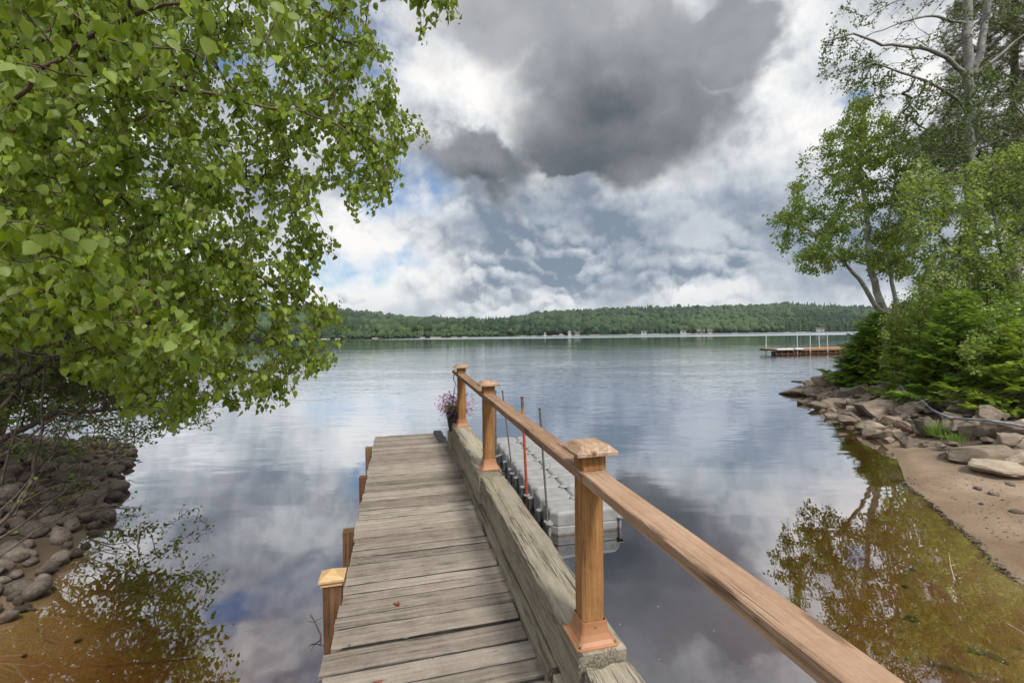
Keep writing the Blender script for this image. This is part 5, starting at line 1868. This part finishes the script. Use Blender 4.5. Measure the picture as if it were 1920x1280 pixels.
b = np.array(gpos(1664, 19.0))
T = clumpy(poly_points([(1440, 405), (1475, 392), (1480, 350), (1500, 330), (1496, 285), (1520, 258), (1560, 245), (1585, 215), (1600, 185), (1635, 178), (1680, 215), (1720, 260), (1730, 400), (1720, 500),
                        (1690, 530), (1640, 505), (1590, 480), (1545, 520), (1500, 505), (1462, 470)], 2900, 17.2, 20.8), .85, .60, 3)
tree('paper_birch', 'leaning white stemmed birch with three trunks at the point over the lake', 'birch',
     [([b - (0, 0, .3), PT(1662, 590, 19), PT(1645, 545, 19), PT(1632, 490, 19), PT(1628, 420, 19.2), PT(1612, 330, 19.3), PT(1622, 220, 19)], .19, .03),
      ([PT(1660, 590, 19), PT(1640, 572, 18.9), PT(1612, 525, 18.6), PT(1585, 495, 18.4), PT(1530, 440, 18.2), PT(1480, 405, 18.0)], .10, .015),
      ([b + (.35, .1, -.3), PT(1682, 590, 19), PT(1672, 530, 19.1), PT(1662, 440, 19.3), PT(1680, 330, 19.3), PT(1690, 270, 19.3)], .11, .02)],
     T, 'birch_leaf_far', 'white_bark', dict(per=16, spread=.23, size=.112, hang=.5, back=2), step=.4, rtip=.004, limb_mat='grey_bark', base=b)

# tall poplar
b = np.array(gpos(1822, 16.5))
T1 = poly_points([(1530, 105), (1545, 60), (1560, 20), (1640, -60), (1800, -140), (1960, -140), (1960, 20), (1860, 60), (1790, 60), (1760, 160), (1700, 180), (1640, 190), (1560, 165), (1535, 140)], 560, 14.8, 18)
T1 = clumpy(T1, .9, .62, 5)
T1b = poly_points([(1533, 150), (1540, 70), (1590, 60), (1640, 110), (1680, 150), (1660, 215), (1600, 190)], 150, 15.2, 17)
T2 = clumpy(poly_points([(1660, 260), (1700, 180), (1760, 140), (1850, 120), (1940, 160), (1990, 300), (1940, 420), (1760, 330), (1700, 300)], 2200, 15, 18), .8, .75, 6)
T = np.concatenate([T1, T1b, T2])
tree('tall_poplar', 'tall pale barked poplar with long bare arching limbs reaching left over the birch', 'poplar',
     [([b - (0, 0, .3), PT(1824, 560, 16.5), PT(1820, 400, 16.5), PT(1818, 260, 16.5), PT(1817, 120, 16.5), PT(1814, 30, 16.5), PT(1812, -120, 16.5), PT(1816, -320, 16.6)], .185, .11),
      ([PT(1822, 140, 16.5), PT(1838, 100, 16.4), PT(1846, 40, 16.4), PT(1856, -30, 16.3), PT(1880, -200, 16.2)], .12, .06),
      ([PT(1815, 145, 16.5), PT(1785, 115, 16.2), PT(1760, 100, 16), PT(1727, 88, 15.8), PT(1655, 84, 15.6), PT(1600, 62, 15.4), PT(1545, 80, 15.4)], .085, .018),
      ([PT(1812, 44, 16.5), PT(1785, 40, 16.2), PT(1760, 32, 16), PT(1735, 30, 15.8), PT(1690, 42, 15.6), PT(1620, 70, 15.6)], .055, .012),
      ([PT(1818, 200, 16.5), PT(1770, 170, 16), PT(1735, 152, 15.8), PT(1690, 136, 15.6), PT(1640, 118, 15.4), PT(1575, 140, 15.3)], .06, .012),
      ([PT(1825, 140, 16.5), PT(1870, 110, 16.4), PT(1900, 80, 16.3), PT(1960, 40, 16)], .06, .02),
      ([PT(1812, -40, 16.5), PT(1740, -20, 16), PT(1660, 10, 15.5), PT(1600, 50, 15.3)], .05, .01)],
     T, 'poplar_leaf', 'poplar_bark', dict(per=8, spread=.17, size=.095, hang=.3, back=1), step=.32, rtip=.0055, limb_mat='grey_bark', base=b, curve=.25)

# pine behind
b = np.array(gpos(1900, 20.5))
T = poly_points([(1760, 60), (1830, -60), (2000, -100), (2000, 380), (1900, 420), (1760, 420), (1700, 380), (1690, 300), (1760, 200)], 2000, 18.5, 22)
T = clumpy(T, .6, .7, 8)
tree('pine', 'brownish pine with sparse needle tufts behind the poplar trunk', 'pine', [([b - (0, 0, .3), PT(1900, 300, 20.5), PT(1905, -250, 20.5)], .24, .06)],
     T, 'pine_needle', 'grey_bark', dict(per=12, spread=.32, size=.22, hang=.05, tv=TUFTV, tf=TUFTF, back=2), step=.45, rtip=.006, base=b, crown_name='needles')
# maple mass
b = np.array(gpos(1905, 14.0))
T = clumpy(poly_points([(1685, 330), (1720, 290), (1780, 330), (1840, 290), (1900, 270), (1990, 250), (2050, 420), (1990, 600), (1900, 590), (1840, 570), (1780, 600), (1720, 560), (1690, 500), (1680, 420)], 3300, 12.6, 16.5), .75, .62, 9)
tree('young_maple', 'broad green maple filling the right edge behind the bushes', 'maple', [([b - (0, 0, .3), PT(1900, 560, 14), PT(1870, 440, 14), PT(1850, 330, 14)], .10, .02), ([b, PT(1930, 500, 14), PT(1960, 330, 13.8)], .08, .02),
     ([PT(1900, 560, 14), PT(1830, 500, 13.8), PT(1760, 440, 13.6)], .05, .015)],
     T, 'maple_leaf', 'grey_bark', dict(per=13, spread=.20, size=.10, hang=.3, back=2), step=.32, base=b)
# inland trees that close the view behind the right bank
for i, (px, D, H, lab) in enumerate(((1990, 24, 9, 'tall dark tree inland behind the maple at the right edge'), (1860, 27, 6.5, 'dark bushy tree inland behind the spruces'), (1745, 25, 4.6, 'low dark tree behind the leafy shrub by the birch'))):
    b = np.array(gpos(px, D))
    k = 420
    ps = norm(RNG.normal(0, 1, (k, 3))) * RNG.uniform(.3, 1, (k, 1)) ** .6 * np.array([2.6, 2.2, H * .45]) + b + (0, 0, H * .5)
    tree('broadleaf_tree', lab, 'tree', [([b - (0, 0, .3), b + (0, 0, H * .8)], .14, .03)], clumpy(ps, .8, .8, i), 'birch_leaf_far', 'grey_bark', dict(per=12, spread=.36, size=.17, hang=.3, back=2), step=.5, base=b)

# ------------------------------------------------------------------ left: the overhanging birch
b = np.array([-6.2, 3.0, gh(-6.2, 3.0)])
def fan(poly, n_, a0, a1, slope=1.5 / 800, keep=.9, seed=2, freq=2.2):
    xs = [p[0] for p in poly]; ys = [p[1] for p in poly]
    out = []
    while len(out) < n_:
        x = RNG.uniform(min(xs), max(xs)); y = RNG.uniform(min(ys), max(ys))
        if inpoly((x, y), poly):
            out.append(at_y(x, y, RNG.uniform(a0, a1) + max(x, 0) * slope))
    return clumpy(np.array(out), freq, keep, seed)


MAINP = [(-120, -260), (640, -260), (700, -40), (705, 20), (692, 60), (735, 110), (745, 190), (790, 215), (808, 240), (800, 280), (765, 310), (735, 350), (745, 385), (700, 400), (660, 410), (640, 350), (600, 350),
         (590, 400), (640, 455), (640, 490), (600, 490), (600, 545), (655, 575), (660, 620), (610, 640), (640, 690), (560, 700), (540, 760), (480, 770), (430, 745), (380, 760), (345, 780), (300, 815), (270, 780), (200, 740), (110, 660), (-120, 600)]
TA = fan(MAINP, 4000, 2.05, 4.4, 1.7 / 800, .94, 2)
TB = fan([(772, -40), (850, -40), (872, 35), (840, 35), (812, 20), (798, 70), (788, 60), (785, 10)], 34, 2.4, 2.9, 1.4 / 800, 1.0)
TCc = fan([(-100, -200), (640, -200), (640, 60), (500, 130), (250, 150), (-100, 250)], 45, 1.4, 1.9, .4 / 800, 1.0)
TD = fan([(-60, 380), (200, 420), (400, 640), (330, 740), (150, 600), (-60, 560)], 70, 1.6, 2.2, .8 / 800, 1.0)
T = np.concatenate([TA, TB, TCc, TD])
lt = leaf_l = dict(per=12, spread=.085, size=.058, hang=.62, tv=LEAFV, tf=LEAFF, back=3, up_z=.5)
tree('overhanging_birch', 'large leafy birch hanging over the water from the left, its leaves nearest the camera', 'birch',
     [([b - (0, 0, .3), (-5.6, 3.1, 2.0), (-5.0, 3.2, 3.6), (-4.6, 3.2, 5.5), (-4.3, 3.2, 7)], .13, .05),
      ([(-5.0, 3.2, 3.6), PT(-30, 25, 3.1), PT(100, 60, 3.0), PT(230, 120, 2.9), PT(330, 165, 2.9), PT(560, 210, 3.4), PT(700, 260, 3.8)], .032, .006),
      ([(-4.8, 3.2, 4.4), PT(0, -160, 3.2), PT(400, -60, 3.4), PT(640, -20, 3.8), PT(780, -30, 4.0)], .03, .006),
      ([(-5.3, 3.15, 2.9), PT(-40, 270, 3.3), PT(160, 330, 3.2), PT(330, 430, 3.3), PT(520, 540, 3.9), PT(620, 590, 4.2)], .03, .005),
      ([(-5.5, 3.1, 2.4), PT(-40, 480, 3.2), PT(150, 590, 3.1), PT(300, 680, 3.2), PT(480, 720, 3.7)], .026, .005),
      ([(-5.1, 3.2, 3.4), PT(-30, 150, 4.2), PT(250, 280, 4.4), PT(450, 330, 4.7), PT(640, 340, 5.1)], .028, .005),
      ([(-5.4, 3.1, 2.6), PT(-30, 400, 4.0), PT(250, 470, 4.2), PT(450, 600, 4.4), PT(560, 660, 4.6)], .026, .005)],
     T, 'birch_leaf', 'birch_twig_bark', leaf_l, step=.15, rtip=.0022, rexp=.42, trunk_k=8, limb_mat='birch_twig_bark', base=b, curve=.3, sag=.10)

# further trees on the left bank
b = np.array([-10.5, 9.0, gh(-10.5, 9.0)])
T = clumpy(poly_points([(-700, -700), (180, -700), (300, -250), (350, 60), (330, 200), (400, 330), (430, 480), (400, 560), (360, 640), (330, 720), (200, 760), (-200, 760), (-700, 700)], 3400, 7.6, 11.5), .7, .85, 12)
tree('bank_birch', 'second birch further along the left bank, seen through the near leaves', 'birch', [([b - (0, 0, .3), (-10.0, 9.2, 3), (-9.3, 9.4, 7), (-9.0, 9.5, 12)], .16, .05), ([(-10.2, 9.1, 1.5), (-8.4, 9.2, 3.6), (-7.0, 9.6, 5.6)], .07, .02)],
     T, 'birch_leaf_far', 'grey_bark', dict(per=20, spread=.32, size=.12, hang=.5, back=2), step=.35, rtip=.004, limb_mat='birch_twig_bark', base=b)

b = np.array([-8.6, 6.6, gh(-8.6, 6.6)])
T = clumpy(poly_points([(-500, 260), (150, 300), (300, 400), (385, 520), (372, 640), (345, 710), (200, 770), (-500, 780)], 2300, 5.8, 8.2), .9, .8, 17)
tree('bank_alder', 'bushy alder on the left bank between the cedar and the further birch', 'alder', [([b - (0, 0, .3), (-8.2, 6.7, 2), (-7.4, 6.9, 4.2)], .09, .03), ([(-8.4, 6.6, .9), (-6.9, 6.9, 2.2), (-5.6, 7.2, 3.2)], .05, .015)],
     T, 'birch_leaf_far', 'grey_bark', dict(per=16, spread=.24, size=.085, hang=.4, back=2), step=.3, rtip=.004, limb_mat='birch_twig_bark', base=b)

# dark cedar with brown inner branches
b = np.array([-7.4, 5.6, gh(-7.4, 5.6)])
T = clumpy(poly_points([(-400, 0), (100, 150), (260, 380), (360, 560), (330, 650), (400, 700), (390, 765), (250, 770), (100, 800), (-400, 820)], 1500, 4.6, 7.0), 1.1, .75, 14)
tree('cedar', 'dark cedar with brown twiggy branches behind the birch leaves at the left', 'cedar', [([b - (0, 0, .3), (-7.2, 5.6, 3), (-7.0, 5.6, 8)], .13, .04), ([(-7.3, 5.6, 1.0), (-5.9, 5.9, 1.7), (-4.4, 6.2, 1.75)], .05, .01),
      ([(-7.3, 5.6, 1.6), (-5.6, 5.5, 2.4), (-4.4, 5.9, 2.6)], .045, .01)],
     T, 'cedar_leaf', 'spruce_bark', dict(per=6, spread=.15, size=.13, hang=.2, tv=SPRIGV, tf=SPRIGF, back=2), step=.22, rtip=.0045, base=b, crown_name='needles')

# fallen twigs over the stones
for q in range(26):
    px = RNG.uniform(0, 190); py = RNG.uniform(860, 1010)
    if px > 235 - (py - 860) * .6: continue
    g_ = ray_ground(px, py); a = RNG.uniform(-.5, 1.0); L = RNG.uniform(.3, 1.0)
    pts_ = [g_ + (0, 0, .16), g_ + np.array([math.cos(a) * L * .5, math.sin(a) * L * .5, .24 + RNG.uniform(-.05, .1)]), g_ + np.array([math.cos(a) * L, math.sin(a) * L, .18 + RNG.uniform(0, .2)])]
    stick(pts_, .008, 'fallen_twig', 'dry grey brown twig fallen across the stones of the left bank', ['dry_twig', 'twig_bark'][q % 2], 'twig', 'twigs fallen on the left stones', forks=2)
# bare stems rising out of the stones
def stems(name, label, spec, leafT=None, leafmat_='shrub_leaf', leafd=None, n_tw=70, tw_poly=None, dd=(4.2, 6)):
    tr = []
    base = None
    for pts, r0 in spec:
        p = [PT(*q) for q in pts]
        if base is None: base = np.array(p[0])
        tr.append((p, r0, .005))
    T = poly_points(tw_poly, n_tw, *dd)
    A, par, R, tips, D, nfix = grow(tr, T, .16, .0018, .42, curve=.5)
    e = empty(name, base); tag(e, label, 'shrub')
    link('stems', skeleton_mesh('stems', A - base, par, R, None, 6), 'twig_bark', e)
    if leafT:
        ch = RNG.permutation(tips)[:leafT]
        V, F, t = leaves_at(ch, A - base, par, R, **leafd)
        link('leaves', fast_mesh('leaves', V, F, t), leafmat_, e)
    return e


stems('bare_shrub', 'shrub of bare brown stems rising from the stones at the lower left', [
    ([(-60, 1050, 4.6), (20, 960, 4.8), (60, 900, 4.9), (78, 800, 5.0), (84, 700, 5.1), (95, 560, 5.2)], .022),
    ([(-60, 1020, 4.6), (30, 930, 4.9), (110, 830, 5.1), (160, 745, 5.3)], .014),
    ([(-80, 980, 4.8), (0, 905, 5.0), (30, 800, 5.0), (60, 680, 5.2)], .016),
    ([(-60, 900, 5), (60, 815, 5.3), (120, 770, 5.6), (220, 735, 5.8)], .02),
    ([(-60, 830, 5), (30, 730, 5.3), (70, 640, 5.4), (140, 540, 5.6)], .03),
    ([(-80, 1060, 4.4), (40, 985, 4.8), (140, 905, 5.4), (262, 818, 6.2)], .014),
    ([(-60, 1080, 4.3), (60, 1000, 4.6), (120, 965, 4.9), (190, 930, 5.4)], .012)],
    90, 'shrub_leaf', dict(per=4, spread=.06, size=.05, hang=.3, back=2), 700, [(-40, 1020), (-40, 560), (160, 560), (330, 700), (330, 800), (230, 870), (150, 940), (60, 1010)], (4.4, 6.6))
shrub('low_alder', 'low green alder reaching over the water behind the bare stems', -60, 8.2,
      [(-120, 770), (60, 760), (160, 745), (280, 735), (420, 760), (410, 790), (330, 815), (260, 830), (180, 850), (60, 860), (-120, 870)], 6.8, 9.4, 620, dict(per=9, spread=.14, size=.06, hang=.3, back=2), 'maple_leaf', H=.9, stems=6)
for (px, py, n_, sz, lab) in ((145, 930, 34, .06, 'small bright green seedling among the left stones'), (190, 965, 14, .05, 'tiny bright leafy sprig over the water by the left stones'), (165, 918, 20, .05, 'pair of pale green shoots at the edge of the left stone bank')):
    g_ = ray_ground(px, py + 14)
    m_ = MB(); m_.tube([g_, g_ + (0, 0, .12)], .004, 5)
    e = empty('seedling', g_); tag(e, lab, 'plant'); m_.build('stem', 'shrub_leaf', e)
    ps = RNG.normal(0, 1, (n_, 3)) * (.12, .12, .03) + (0, 0, .12)
    V, F, t = scatter(LEAFV, LEAFF, ps, RNG.normal(0, 1, (n_, 3)) * (1, 1, .3), RNG.normal(0, .3, (n_, 3)) + (0, 0, 1), np.full(n_, sz), RNG.uniform(.5, 1, n_))
    link('leaves', fast_mesh('leaves', V, F, t), 'shrub_leaf', e)

# ------------------------------------------------------------------ the air over the lake
m, n = mat('air')
pv = n.n('ShaderNodeVolumePrincipled', {'Color': (0.80, 0.88, 1.0, 1), 'Density': 0.00007, 'Anisotropy': 0.2})
o_ = n.n('ShaderNodeOutputMaterial'); n.t.links.new(pv.outputs[0], o_.inputs['Volume'])
hb = MB(); X_ = 4200.0
hb.add([(-X_, -300, -4.5), (X_, -300, -4.5), (X_, 3600, -4.5), (-X_, 3600, -4.5), (-X_, -300, 230), (X_, -300, 230), (X_, 3600, 230), (-X_, 3600, 230)],
       [(3, 2, 1, 0), (4, 5, 6, 7), (0, 1, 5, 4), (1, 2, 6, 5), (2, 3, 7, 6), (3, 0, 4, 7)])
o = hb.build('haze', 'air'); tag(o, kind='stuff')
